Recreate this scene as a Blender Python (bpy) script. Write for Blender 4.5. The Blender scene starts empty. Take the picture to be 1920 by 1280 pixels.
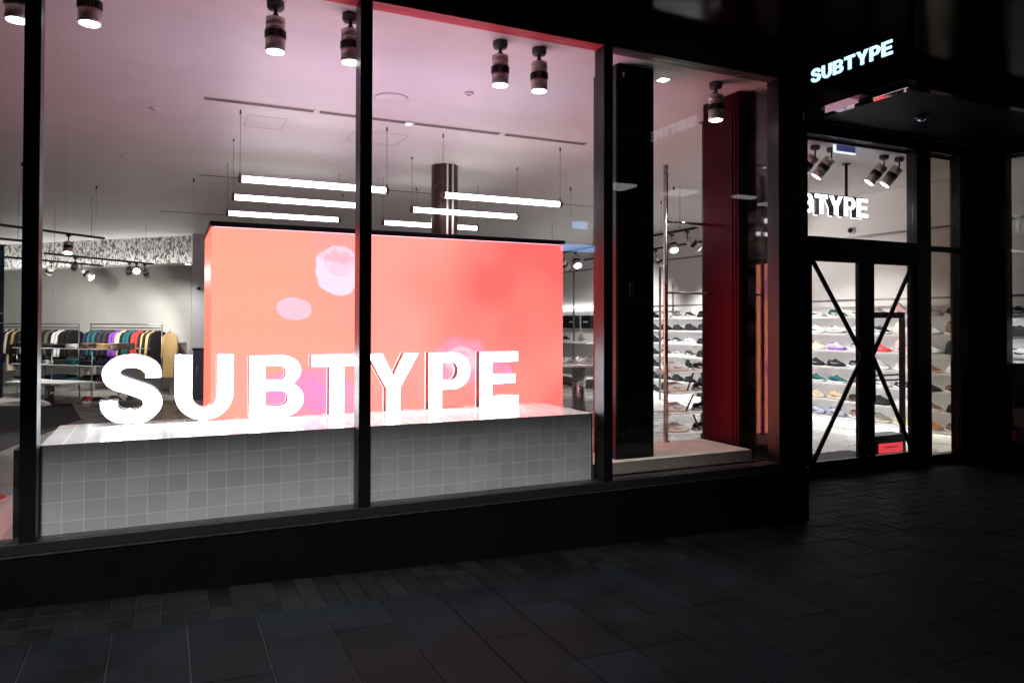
import bpy, bmesh, math, random
from mathutils import Vector, Matrix, noise

S = bpy.context.scene
COL = S.collection
PI = math.pi
rnd = random.Random(7)

# ------------------------------------------------------------------ camera
cam_d = bpy.data.cameras.new("camera")
cam_d.sensor_width = 36.0
cam_d.lens = 25.923
cam_d.shift_y = -0.02944
cam_d.clip_start = 0.05
cam_d.clip_end = 500
cam = bpy.data.objects.new("camera", cam_d)
COL.objects.link(cam)
yaw, pitch, roll = 0.44078, 0.01414, 0.00263
f_ = Vector((math.sin(yaw) * math.cos(pitch), math.cos(yaw) * math.cos(pitch), math.sin(pitch)))
r_ = Vector((math.cos(yaw), -math.sin(yaw), 0))
u_ = r_.cross(f_)
r2 = r_ * math.cos(roll) + u_ * math.sin(roll)
u2 = u_ * math.cos(roll) - r_ * math.sin(roll)
m3 = Matrix((r2, u2, -f_)).transposed()
cam.matrix_world = Matrix.Translation((0, -4.36, 1.6)) @ m3.to_4x4()
S.camera = cam

# ------------------------------------------------------------------ world: night
W = bpy.data.worlds.new("World")
S.world = W
W.use_nodes = True
wn = W.node_tree.nodes
bg = wn["Background"]
bg.inputs[0].default_value = (0.30, 0.38, 0.55, 1)
bg.inputs[1].default_value = 0.012

S.view_settings.view_transform = 'Standard'
S.view_settings.look = 'None'
S.view_settings.gamma = 1
S.view_settings.exposure = 0.0
S.cycles.use_denoising = True
S.cycles.max_bounces = 8
S.cycles.diffuse_bounces = 4
S.cycles.glossy_bounces = 4
S.cycles.transparent_max_bounces = 16
S.cycles.caustics_reflective = False
S.cycles.caustics_refractive = False
S.cycles.sample_clamp_indirect = 4.0
S.cycles.use_light_tree = True


# ------------------------------------------------------------------ materials
def mat(name, col, rough=0.5, metal=0.0, bump=0.0, bscale=60.0, var=0.0, vscale=6.0, spec=0.5, coat=0.0):
    m = bpy.data.materials.new(name)
    m.use_nodes = True
    nt = m.node_tree
    p = nt.nodes["Principled BSDF"]
    p.inputs["Base Color"].default_value = (*col, 1)
    p.inputs["Roughness"].default_value = rough
    p.inputs["Metallic"].default_value = metal
    p.inputs["Specular IOR Level"].default_value = spec
    p.inputs["Coat Weight"].default_value = coat
    p.inputs["Coat Roughness"].default_value = 0.05
    if bump or var:
        tc = nt.nodes.new("ShaderNodeTexCoord")
    if var:
        n = nt.nodes.new("ShaderNodeTexNoise")
        n.inputs["Scale"].default_value = vscale
        n.inputs["Detail"].default_value = 6
        nt.links.new(tc.outputs["Object"], n.inputs["Vector"])
        r = nt.nodes.new("ShaderNodeMapRange")
        r.inputs[1].default_value = 0.3
        r.inputs[2].default_value = 0.7
        r.inputs[3].default_value = 1 - var
        r.inputs[4].default_value = 1 + var
        nt.links.new(n.outputs["Fac"], r.inputs[0])
        mx = nt.nodes.new("ShaderNodeVectorMath")
        mx.operation = 'SCALE'
        mx.inputs[0].default_value = col
        nt.links.new(r.outputs[0], mx.inputs["Scale"])
        nt.links.new(mx.outputs[0], p.inputs["Base Color"])
        r3 = nt.nodes.new("ShaderNodeMapRange")
        r3.inputs[1].default_value = 0.3
        r3.inputs[2].default_value = 0.7
        r3.inputs[3].default_value = min(1, rough * (1 + var))
        r3.inputs[4].default_value = rough * (1 - var)
        nt.links.new(n.outputs["Fac"], r3.inputs[0])
        nt.links.new(r3.outputs[0], p.inputs["Roughness"])
    if bump:
        n2 = nt.nodes.new("ShaderNodeTexNoise")
        n2.inputs["Scale"].default_value = bscale
        n2.inputs["Detail"].default_value = 5
        nt.links.new(tc.outputs["Object"], n2.inputs["Vector"])
        b = nt.nodes.new("ShaderNodeBump")
        b.inputs["Strength"].default_value = bump
        b.inputs["Distance"].default_value = 0.01
        nt.links.new(n2.outputs["Fac"], b.inputs["Height"])
        nt.links.new(b.outputs[0], p.inputs["Normal"])
    return m


def emit(name, col, strength):
    m = bpy.data.materials.new(name)
    m.use_nodes = True
    nt = m.node_tree
    p = nt.nodes["Principled BSDF"]
    p.inputs["Base Color"].default_value = (0.6, 0.6, 0.6, 1)
    p.inputs["Roughness"].default_value = 0.3
    p.inputs["Emission Color"].default_value = (*col, 1)
    p.inputs["Emission Strength"].default_value = strength
    return m


def glass_mat(name, tint=(0.955, 0.955, 0.96), k=1.0):
    m = bpy.data.materials.new(name)
    m.use_nodes = True
    nt = m.node_tree
    nt.nodes.clear()
    o = nt.nodes.new("ShaderNodeOutputMaterial")
    mix = nt.nodes.new("ShaderNodeMixShader")
    tr = nt.nodes.new("ShaderNodeBsdfTransparent")
    tr.inputs[0].default_value = (*tint, 1)
    gl = nt.nodes.new("ShaderNodeBsdfGlossy")
    gl.inputs["Roughness"].default_value = 0.0
    lw = nt.nodes.new("ShaderNodeLayerWeight")
    pw = nt.nodes.new("ShaderNodeMath"); pw.operation = 'POWER'; pw.inputs[1].default_value = 5
    ma = nt.nodes.new("ShaderNodeMath"); ma.operation = 'MULTIPLY_ADD'
    ma.inputs[1].default_value = 0.95; ma.inputs[2].default_value = 0.055 * k
    nt.links.new(lw.outputs["Facing"], pw.inputs[0])
    nt.links.new(pw.outputs[0], ma.inputs[0])
    nt.links.new(ma.outputs[0], mix.inputs[0])
    nt.links.new(tr.outputs[0], mix.inputs[1])
    nt.links.new(gl.outputs[0], mix.inputs[2])
    df = nt.nodes.new("ShaderNodeBsdfDiffuse"); df.inputs[0].default_value = (0.7, 0.7, 0.72, 1)
    tc = nt.nodes.new("ShaderNodeTexCoord")
    mp = nt.nodes.new("ShaderNodeMapping"); mp.inputs["Rotation"].default_value = (0, 0.5, 0); mp.inputs["Scale"].default_value = (1.3, 1.3, 5.0)
    nz = nt.nodes.new("ShaderNodeTexNoise"); nz.inputs["Scale"].default_value = 1.6; nz.inputs["Detail"].default_value = 7; nz.inputs["Roughness"].default_value = 0.65
    nt.links.new(tc.outputs["Object"], mp.inputs[0]); nt.links.new(mp.outputs[0], nz.inputs["Vector"])
    mr = nt.nodes.new("ShaderNodeMapRange"); mr.inputs[1].default_value = 0.42; mr.inputs[2].default_value = 0.72; mr.inputs[3].default_value = 0.0; mr.inputs[4].default_value = 0.022
    nt.links.new(nz.outputs["Fac"], mr.inputs[0])
    m2 = nt.nodes.new("ShaderNodeMixShader")
    nt.links.new(mr.outputs[0], m2.inputs[0]); nt.links.new(mix.outputs[0], m2.inputs[1]); nt.links.new(df.outputs[0], m2.inputs[2])
    nt.links.new(m2.outputs[0], o.inputs[0])
    return m


def tile_mat(name, tile, grout, size, rough, gw=0.03, offs=(0, 0, 0)):
    """square glazed tiles laid in the surface's own plane, grout on all faces"""
    m = bpy.data.materials.new(name)
    m.use_nodes = True
    nt = m.node_tree
    p = nt.nodes["Principled BSDF"]
    tc = nt.nodes.new("ShaderNodeTexCoord")
    mp = nt.nodes.new("ShaderNodeMapping")
    mp.inputs["Location"].default_value = offs
    mp.inputs["Scale"].default_value = (1 / size,) * 3
    nt.links.new(tc.outputs["Object"], mp.inputs[0])
    sep = nt.nodes.new("ShaderNodeSeparateXYZ")
    nt.links.new(mp.outputs[0], sep.inputs[0])
    geo = nt.nodes.new("ShaderNodeNewGeometry")
    sepn = nt.nodes.new("ShaderNodeSeparateXYZ")
    nt.links.new(geo.outputs["Normal"], sepn.inputs[0])
    prev = None
    for ax in range(3):
        fr = nt.nodes.new("ShaderNodeMath"); fr.operation = 'PINGPONG'; fr.inputs[1].default_value = 0.5
        nt.links.new(sep.outputs[ax], fr.inputs[0])
        lt = nt.nodes.new("ShaderNodeMath"); lt.operation = 'LESS_THAN'; lt.inputs[1].default_value = gw / 2
        nt.links.new(fr.outputs[0], lt.inputs[0])
        ab = nt.nodes.new("ShaderNodeMath"); ab.operation = 'ABSOLUTE'
        nt.links.new(sepn.outputs[ax], ab.inputs[0])
        l2 = nt.nodes.new("ShaderNodeMath"); l2.operation = 'LESS_THAN'; l2.inputs[1].default_value = 0.5
        nt.links.new(ab.outputs[0], l2.inputs[0])
        mu = nt.nodes.new("ShaderNodeMath"); mu.operation = 'MULTIPLY'
        nt.links.new(lt.outputs[0], mu.inputs[0]); nt.links.new(l2.outputs[0], mu.inputs[1])
        if prev is None:
            prev = mu
        else:
            mxx = nt.nodes.new("ShaderNodeMath"); mxx.operation = 'MAXIMUM'
            nt.links.new(prev.outputs[0], mxx.inputs[0]); nt.links.new(mu.outputs[0], mxx.inputs[1])
            prev = mxx
    fl = nt.nodes.new("ShaderNodeVectorMath"); fl.operation = 'FLOOR'
    nt.links.new(mp.outputs[0], fl.inputs[0])
    wh = nt.nodes.new("ShaderNodeTexWhiteNoise")
    nt.links.new(fl.outputs[0], wh.inputs["Vector"])
    mr = nt.nodes.new("ShaderNodeMapRange"); mr.inputs[3].default_value = 0.90; mr.inputs[4].default_value = 1.07
    nt.links.new(wh.outputs["Value"], mr.inputs[0])
    sc = nt.nodes.new("ShaderNodeVectorMath"); sc.operation = 'SCALE'; sc.inputs[0].default_value = tile
    nt.links.new(mr.outputs[0], sc.inputs["Scale"])
    cm = nt.nodes.new("ShaderNodeMix"); cm.data_type = 'RGBA'
    cm.inputs["B"].default_value = (*grout, 1)
    nt.links.new(prev.outputs[0], cm.inputs["Factor"])
    nt.links.new(sc.outputs[0], cm.inputs["A"])
    nt.links.new(cm.outputs["Result"], p.inputs["Base Color"])
    rr = nt.nodes.new("ShaderNodeMapRange"); rr.inputs[3].default_value = rough; rr.inputs[4].default_value = 0.7
    nt.links.new(prev.outputs[0], rr.inputs[0])
    nt.links.new(rr.outputs[0], p.inputs["Roughness"])
    iv = nt.nodes.new("ShaderNodeMath"); iv.operation = 'SUBTRACT'; iv.inputs[0].default_value = 1
    nt.links.new(prev.outputs[0], iv.inputs[1])
    n2 = nt.nodes.new("ShaderNodeTexNoise"); n2.inputs["Scale"].default_value = 9
    nt.links.new(tc.outputs["Object"], n2.inputs["Vector"])
    ad = nt.nodes.new("ShaderNodeMath"); ad.operation = 'MULTIPLY_ADD'; ad.inputs[1].default_value = 0.5
    nt.links.new(n2.outputs["Fac"], ad.inputs[0]); nt.links.new(iv.outputs[0], ad.inputs[2])
    b = nt.nodes.new("ShaderNodeBump"); b.inputs["Strength"].default_value = 0.35; b.inputs["Distance"].default_value = 0.002
    nt.links.new(ad.outputs[0], b.inputs["Height"])
    nt.links.new(b.outputs[0], p.inputs["Normal"])
    return m


M = {}
M['black'] = mat("black_paint", (0.003, 0.003, 0.005), 0.38, spec=0.4)
M['satin'] = mat("red_tinted_black_metal", (0.042, 0.003, 0.009), 0.30, metal=1.0)  # black metal, the screen's red reflection tinted into its base colour
M['head'] = mat("satin_black_head", (0.010, 0.006, 0.007), 0.58, spec=1.0)
M['plinth'] = mat("black_plinth", (0.0022, 0.0022, 0.0035), 0.5, var=0.2, vscale=4, spec=0.12)
M['gloss_black'] = mat("gloss_black_panel", (0.002, 0.002, 0.003), 0.14, spec=0.10)
M['sill'] = mat("sill_metal", (0.012, 0.012, 0.014), 0.4, metal=0.0, var=0.3, vscale=12)
M['glass'] = glass_mat("window_glass")
M['glass_dark'] = glass_mat("tinted_glass", (0.66, 0.64, 0.60), 1.2)
M['ceiling'] = mat("ceiling_plaster", (0.82, 0.81, 0.81), 0.42, bump=0.05, bscale=8, var=0.02, vscale=1.2)
M['groove'] = mat("dark_groove", (0.42, 0.40, 0.41), 0.7)
M['white'] = mat("white_paint", (0.82, 0.82, 0.81), 0.5, bump=0.02, bscale=30, var=0.03, vscale=2)
M['offwhite'] = mat("off_white_wall", (0.52, 0.53, 0.50), 0.6, bump=0.03, bscale=20, var=0.04, vscale=1)
M['grey'] = mat("grey_paint", (0.50, 0.51, 0.52), 0.5, var=0.06, vscale=3)
M['darkgrey'] = mat("dark_grey", (0.06, 0.062, 0.068), 0.55, var=0.1)
M['floor'] = mat("polished_concrete", (0.36, 0.35, 0.335), 0.28, bump=0.02, bscale=25, var=0.18, vscale=1.6)
M['carpet'] = mat("dark_carpet", (0.03, 0.03, 0.034), 0.95, bump=0.6, bscale=260, var=0.4, vscale=60)
M['concrete'] = mat("pale_concrete_slab", (0.42, 0.38, 0.34), 0.55, bump=0.12, bscale=40, var=0.16, vscale=7)
M['steel'] = mat("brushed_steel", (0.52, 0.50, 0.48), 0.26, metal=1.0, var=0.15, vscale=30)
M['spot_steel'] = mat("spotlight_nickel", (0.62, 0.59, 0.56), 0.42, metal=0.75, var=0.12, vscale=40)
M['mirror'] = mat("polished_edge", (0.85, 0.83, 0.80), 0.03, metal=1.0)
M['pipe'] = mat("grey_rack_steel", (0.25, 0.24, 0.23), 0.35, metal=0.8, var=0.1)
M['cap'] = mat("tube_end_cap", (0.07, 0.03, 0.03), 0.35)
M['cable'] = mat("thin_cable", (0.07, 0.06, 0.06), 0.5)
M['brown'] = mat("brown_column_cladding", (0.028, 0.012, 0.008), 0.32, var=0.35, vscale=5)
M['white_led'] = emit("tube_glow", (1.0, 0.985, 0.96), 9.5)
M['lens'] = emit("spot_lens_glow", (1.0, 0.97, 0.92), 14)
M['lens_dim'] = emit("small_lens_glow", (1.0, 0.97, 0.92), 6)
M['led_strip'] = emit("shelf_strip_glow", (0.98, 1.0, 1.0), 27)
M['letter'] = emit("letter_face_glow", (0.85, 0.94, 1.0), 17)
M['ceiling_fill'] = emit("ceiling_fill_glow", (1.0, 0.60, 0.84), 3.5)  # glow of the added panel that lights the ceiling
M['cove'] = emit("cove_glow", (1, 0.98, 0.95), 8)
M['letter_rim'] = emit("letter_rim_glow", (0.87, 0.945, 1.0), 3)
M['letter_small'] = emit("sign_letter_glow", (0.50, 0.79, 1.0), 1.5)
M['letter_in'] = emit("hanging_letter_glow", (0.80, 0.92, 1.0), 4)
M['letter_side'] = mat("letter_side", (0.10, 0.10, 0.11), 0.2, metal=0.6)
M['red_label'] = emit("lit_red_label", (1.0, 0.05, 0.07), 0.9)
M['navy'] = mat("navy_soffit_paint", (0.002, 0.0055, 0.017), 0.55, spec=0.06)
M['blue_panel'] = emit("blue_sign_face", (0.05, 0.08, 0.30), 0.5)
M['white_edge'] = emit("blue_sign_edge", (0.8, 0.88, 1.0), 1.3)
M['teal_banner'] = mat("teal_banner_fabric", (0.010, 0.055, 0.085), 0.6, var=0.5, vscale=3)
M['tile'] = tile_mat("glazed_square_tiles", (0.49, 0.51, 0.54), (0.74, 0.74, 0.73), 0.1, 0.12, 0.035, offs=(0.0, -0.2, 0.43))
M['bluegrey'] = mat("blue_grey_steel", (0.10, 0.15, 0.22), 0.4, var=0.1)
M['taupe'] = mat("taupe_panel", (0.30, 0.25, 0.22), 0.5, var=0.1)


def screen_material(name="coral_screen_picture", axis=0, blobs=None, gain=1.0, cols=((3.4, 0.56, 0.375), (3.4, 0.51, 0.42), (3.4, 0.21, 0.185))):
    m = bpy.data.materials.new(name)
    m.use_nodes = True
    nt = m.node_tree
    N = nt.nodes.new
    L = nt.links.new
    p = nt.nodes["Principled BSDF"]
    p.inputs["Specular IOR Level"].default_value = 0.1
    p.inputs["Base Color"].default_value = (0.02, 0.02, 0.02, 1)
    p.inputs["Roughness"].default_value = 0.4
    tc = N("ShaderNodeTexCoord")
    n = N("ShaderNodeTexNoise"); n.inputs["Scale"].default_value = 0.8; n.inputs["Detail"].default_value = 2
    L(tc.outputs["Object"], n.inputs["Vector"])
    sep = N("ShaderNodeSeparateXYZ"); L(tc.outputs["Object"], sep.inputs[0])
    # warm peach at left and bottom centre, deeper coral to the right
    gx = N("ShaderNodeMapRange"); gx.inputs[1].default_value = 0.0; gx.inputs[2].default_value = 2.7
    L(sep.outputs[axis], gx.inputs[0])
    a = N("ShaderNodeMath"); a.operation = 'MULTIPLY_ADD'; a.inputs[1].default_value = 1.05; a.inputs[2].default_value = -0.38
    L(n.outputs["Fac"], a.inputs[0])
    ad = N("ShaderNodeMath"); ad.operation = 'ADD'
    hz = N("ShaderNodeMath"); hz.operation = 'MULTIPLY'; hz.inputs[1].default_value = 0.72
    L(gx.outputs[0], hz.inputs[0])
    L(a.outputs[0], ad.inputs[0]); L(hz.outputs[0], ad.inputs[1])
    ramp = N("ShaderNodeValToRGB")
    e = ramp.color_ramp.elements
    e[0].position = 0.05; e[0].color = (*cols[0], 1)
    e[1].position = 0.95; e[1].color = (*cols[2], 1)
    e2 = ramp.color_ramp.elements.new(0.52); e2.color = (*cols[1], 1)
    L(ad.outputs[0], ramp.inputs[0])
    cur = ramp.outputs[0]
    wn_ = N("ShaderNodeTexNoise"); wn_.inputs["Scale"].default_value = 6.0; wn_.inputs["Detail"].default_value = 4
    L(tc.outputs["Object"], wn_.inputs["Vector"])
    # pale pink-white drifting blobs: (x, z, rx, rz, colour, strength)
    blobs = blobs if blobs is not None else [(0.855, 0.42, 0.185, 0.195, (1.25, 1.05, 1.3), 1.0), (0.86, 0.47, 0.12, 0.10, (1.5, 0.74, 0.88), 0.7), (0.545, 0.135, 0.125, 0.088, (1.6, 0.80, 0.95), 1.0),
             (0.86, 0.60, 0.20, 0.12, (2.6, 0.50, 0.55), 0.5),
             (0.62, -0.44, 0.30, 0.14, (2.4, 0.36, 0.95), 0.9), (1.80, -0.25, 0.20, 0.17, (2.2, 0.50, 0.80), 0.85),
             (1.80, -0.25, 0.12, 0.10, (1.6, 0.95, 1.1), 0.8), (2.13, -0.36, 0.10, 0.09, (2.4, 0.45, 0.95), 0.8),
             (0.95, -0.50, 0.12, 0.09, (2.2, 0.5, 0.9), 0.7)]
    fl_ = None
    for i, (bx, bz, rx, rz, c, s) in enumerate(blobs):
        sx = N("ShaderNodeMath"); sx.operation = 'SUBTRACT'; sx.inputs[1].default_value = bx; L(sep.outputs[axis], sx.inputs[0])
        dx = N("ShaderNodeMath"); dx.operation = 'DIVIDE'; dx.inputs[1].default_value = rx; L(sx.outputs[0], dx.inputs[0])
        sz = N("ShaderNodeMath"); sz.operation = 'SUBTRACT'; sz.inputs[1].default_value = bz; L(sep.outputs[2], sz.inputs[0])
        dz = N("ShaderNodeMath"); dz.operation = 'DIVIDE'; dz.inputs[1].default_value = rz; L(sz.outputs[0], dz.inputs[0])
        cv = N("ShaderNodeCombineXYZ"); L(dx.outputs[0], cv.inputs[0]); L(dz.outputs[0], cv.inputs[1])
        ln = N("ShaderNodeVectorMath"); ln.operation = 'LENGTH'; L(cv.outputs[0], ln.inputs[0])
        nn = N("ShaderNodeMath"); nn.operation = 'MULTIPLY_ADD'; nn.inputs[1].default_value = 0.5; L(wn_.outputs["Fac"], nn.inputs[0]); L(ln.outputs["Value"], nn.inputs[2])
        mr = N("ShaderNodeMapRange"); mr.interpolation_type = 'SMOOTHSTEP'
        mr.inputs[1].default_value = 1.14; mr.inputs[2].default_value = 1.23 if s > 0.95 or i == 1 else 1.50
        mr.inputs[3].default_value = s; mr.inputs[4].default_value = 0.0
        L(nn.outputs[0], mr.inputs[0])
        if fl_ is None:
            fm = N("ShaderNodeTexNoise"); fm.inputs["Scale"].default_value = 11.0; fm.inputs["Detail"].default_value = 6; fm.inputs["Distortion"].default_value = 1.2
            L(tc.outputs["Object"], fm.inputs["Vector"])
            fl_ = N("ShaderNodeMapRange"); fl_.inputs[1].default_value = 0.35; fl_.inputs[2].default_value = 0.62; fl_.inputs[3].default_value = 0.45; fl_.inputs[4].default_value = 1.0
            L(fm.outputs["Fac"], fl_.inputs[0])
        if s < 1.0:
            mm_ = N("ShaderNodeMath"); mm_.operation = 'MULTIPLY'
            L(mr.outputs[0], mm_.inputs[0]); L(fl_.outputs[0], mm_.inputs[1])
            mr = mm_
        mx = N("ShaderNodeMix"); mx.data_type = 'RGBA'; mx.inputs["B"].default_value = (*c, 1)
        L(mr.outputs[0], mx.inputs["Factor"]); L(cur, mx.inputs["A"])
        cur = mx.outputs["Result"]
    # fine LED rows
    wv = N("ShaderNodeMath"); wv.operation = 'PINGPONG'; wv.inputs[1].default_value = 0.5
    ws = N("ShaderNodeMath"); ws.operation = 'MULTIPLY'; ws.inputs[1].default_value = 62.0
    L(sep.outputs[2], ws.inputs[0]); L(ws.outputs[0], wv.inputs[0])
    wr = N("ShaderNodeMapRange"); wr.inputs[2].default_value = 0.12; wr.inputs[3].default_value = 0.86; wr.inputs[4].default_value = 1.0
    L(wv.outputs[0], wr.inputs[0])
    sm = N("ShaderNodeVectorMath"); sm.operation = 'SCALE'
    L(cur, sm.inputs[0]); L(wr.outputs[0], sm.inputs["Scale"])
    # faint seams between the LED modules
    sea = None
    for ax_, md in ((axis, 0.32), (2, 0.32)):
        q1 = N("ShaderNodeMath"); q1.operation = 'MULTIPLY'; q1.inputs[1].default_value = 1 / md
        q2 = N("ShaderNodeMath"); q2.operation = 'PINGPONG'; q2.inputs[1].default_value = 0.5
        q3 = N("ShaderNodeMapRange"); q3.inputs[2].default_value = 0.010; q3.inputs[3].default_value = 0.90; q3.inputs[4].default_value = 1.0
        L(sep.outputs[ax_], q1.inputs[0]); L(q1.outputs[0], q2.inputs[0]); L(q2.outputs[0], q3.inputs[0])
        nx = N("ShaderNodeVectorMath"); nx.operation = 'SCALE'
        L(sm.outputs[0], nx.inputs[0]); L(q3.outputs[0], nx.inputs["Scale"])
        sm = nx
    L(sm.outputs[0], p.inputs["Emission Color"])
    p.inputs["Emission Strength"].default_value = gain
    return m


M['screen'] = screen_material()
M['screen_right'] = screen_material("coral_side_picture", 1, [(0.45, 0.45, 0.30, 0.26, (1.6, 0.35, 1.5), 0.9), (0.40, -0.45, 0.35, 0.22, (3.0, 0.1, 1.2), 0.9)], 1.35, ((5.0, 1.5, 0.9), (5, 1.2, 0.8), (5, 0.9, 0.8)))
M['screen_left'] = screen_material("coral_left_picture", 1, [], 0.75, ((3.0, 0.46, 0.30), (3, 0.44, 0.30), (3, 0.4, 0.3)))
M['rear_fill'] = screen_material("pale_rear_fill", 0, [(1.35, 0.0, 2.6, 2.6, (2.6, 1.6, 2.3), 0.95), (0.8, -0.2, 0.3, 0.3, (1.8, 0.4, 1.4), 0.8), (2.0, 0.3, 0.3, 0.25, (2.2, 0.5, 0.9), 0.8)], 1.0)  # pale wash added on the unseen rear face to light the ceiling


def sequin_material():
    m = bpy.data.materials.new("sequin_wall")
    m.use_nodes = True
    nt = m.node_tree
    p = nt.nodes["Principled BSDF"]
    tc = nt.nodes.new("ShaderNodeTexCoord")
    mp = nt.nodes.new("ShaderNodeMapping"); mp.inputs["Scale"].default_value = (24, 24, 11)
    v = nt.nodes.new("ShaderNodeTexVoronoi"); v.inputs["Scale"].default_value = 1.6
    nt.links.new(tc.outputs["Object"], mp.inputs[0]); nt.links.new(mp.outputs[0], v.inputs["Vector"])
    s = nt.nodes.new("ShaderNodeSeparateColor"); nt.links.new(v.outputs["Color"], s.inputs[0])
    r = nt.nodes.new("ShaderNodeValToRGB")
    r.color_ramp.elements[0].position = 0.25; r.color_ramp.elements[0].color = (0.12, 0.11, 0.10, 1)
    r.color_ramp.elements[1].position = 0.6; r.color_ramp.elements[1].color = (0.78, 0.78, 0.75, 1)
    nt.links.new(s.outputs[0], r.inputs[0]); nt.links.new(r.outputs[0], p.inputs["Base Color"])
    p.inputs["Roughness"].default_value = 0.3
    b = nt.nodes.new("ShaderNodeBump"); b.inputs["Strength"].default_value = 0.6; b.inputs["Distance"].default_value = 0.03
    nt.links.new(s.outputs[1], b.inputs["Height"]); nt.links.new(b.outputs[0], p.inputs["Normal"])
    return m


M['sequin'] = sequin_material()


def paving_material(name, base, var, rough):
    m = bpy.data.materials.new(name)
    m.use_nodes = True
    nt = m.node_tree
    p = nt.nodes["Principled BSDF"]
    p.inputs["Specular IOR Level"].default_value = 0.07
    geo = nt.nodes.new("ShaderNodeNewGeometry")
    tc = nt.nodes.new("ShaderNodeTexCoord")
    n = nt.nodes.new("ShaderNodeTexNoise"); n.inputs["Scale"].default_value = 2.2; n.inputs["Detail"].default_value = 9; n.inputs["Roughness"].default_value = 0.65
    nt.links.new(tc.outputs["Object"], n.inputs["Vector"])
    mp = nt.nodes.new("ShaderNodeMapping"); mp.inputs["Scale"].default_value = (60, 9, 9)
    nt.links.new(tc.outputs["Object"], mp.inputs[0])
    n2 = nt.nodes.new("ShaderNodeTexNoise"); n2.inputs["Scale"].default_value = 1; n2.inputs["Detail"].default_value = 6
    nt.links.new(mp.outputs[0], n2.inputs["Vector"])
    a = nt.nodes.new("ShaderNodeMapRange"); a.inputs[3].default_value = 1 - var; a.inputs[4].default_value = 1 + var
    nt.links.new(geo.outputs["Random Per Island"], a.inputs[0])
    b = nt.nodes.new("ShaderNodeMapRange"); b.inputs[1].default_value = 0.3; b.inputs[2].default_value = 0.7; b.inputs[3].default_value = 0.55; b.inputs[4].default_value = 1.5
    nt.links.new(n.outputs["Fac"], b.inputs[0])
    c = nt.nodes.new("ShaderNodeMath"); c.operation = 'MULTIPLY'
    nt.links.new(a.outputs[0], c.inputs[0]); nt.links.new(b.outputs[0], c.inputs[1])
    s = nt.nodes.new("ShaderNodeVectorMath"); s.operation = 'SCALE'; s.inputs[0].default_value = base
    nt.links.new(c.outputs[0], s.inputs["Scale"]); nt.links.new(s.outputs[0], p.inputs["Base Color"])
    d = nt.nodes.new("ShaderNodeMapRange"); d.inputs[1].default_value = 0.3; d.inputs[2].default_value = 0.7; d.inputs[3].default_value = rough - 0.08; d.inputs[4].default_value = rough + 0.12
    nt.links.new(n.outputs["Fac"], d.inputs[0]); nt.links.new(d.outputs[0], p.inputs["Roughness"])
    bp = nt.nodes.new("ShaderNodeBump"); bp.inputs["Strength"].default_value = 0.7; bp.inputs["Distance"].default_value = 0.004
    nt.links.new(n2.outputs["Fac"], bp.inputs["Height"]); nt.links.new(bp.outputs[0], p.inputs["Normal"])
    return m


M['slab'] = paving_material("slate_slabs", (0.0048, 0.0068, 0.0096), 0.22, 0.58)
M['cobble'] = paving_material("slate_setts", (0.0066, 0.0078, 0.0092), 0.42, 0.55)
M['joint'] = mat("mortar_joint", (0.010, 0.010, 0.010), 0.9, var=0.5, vscale=3)


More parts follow.
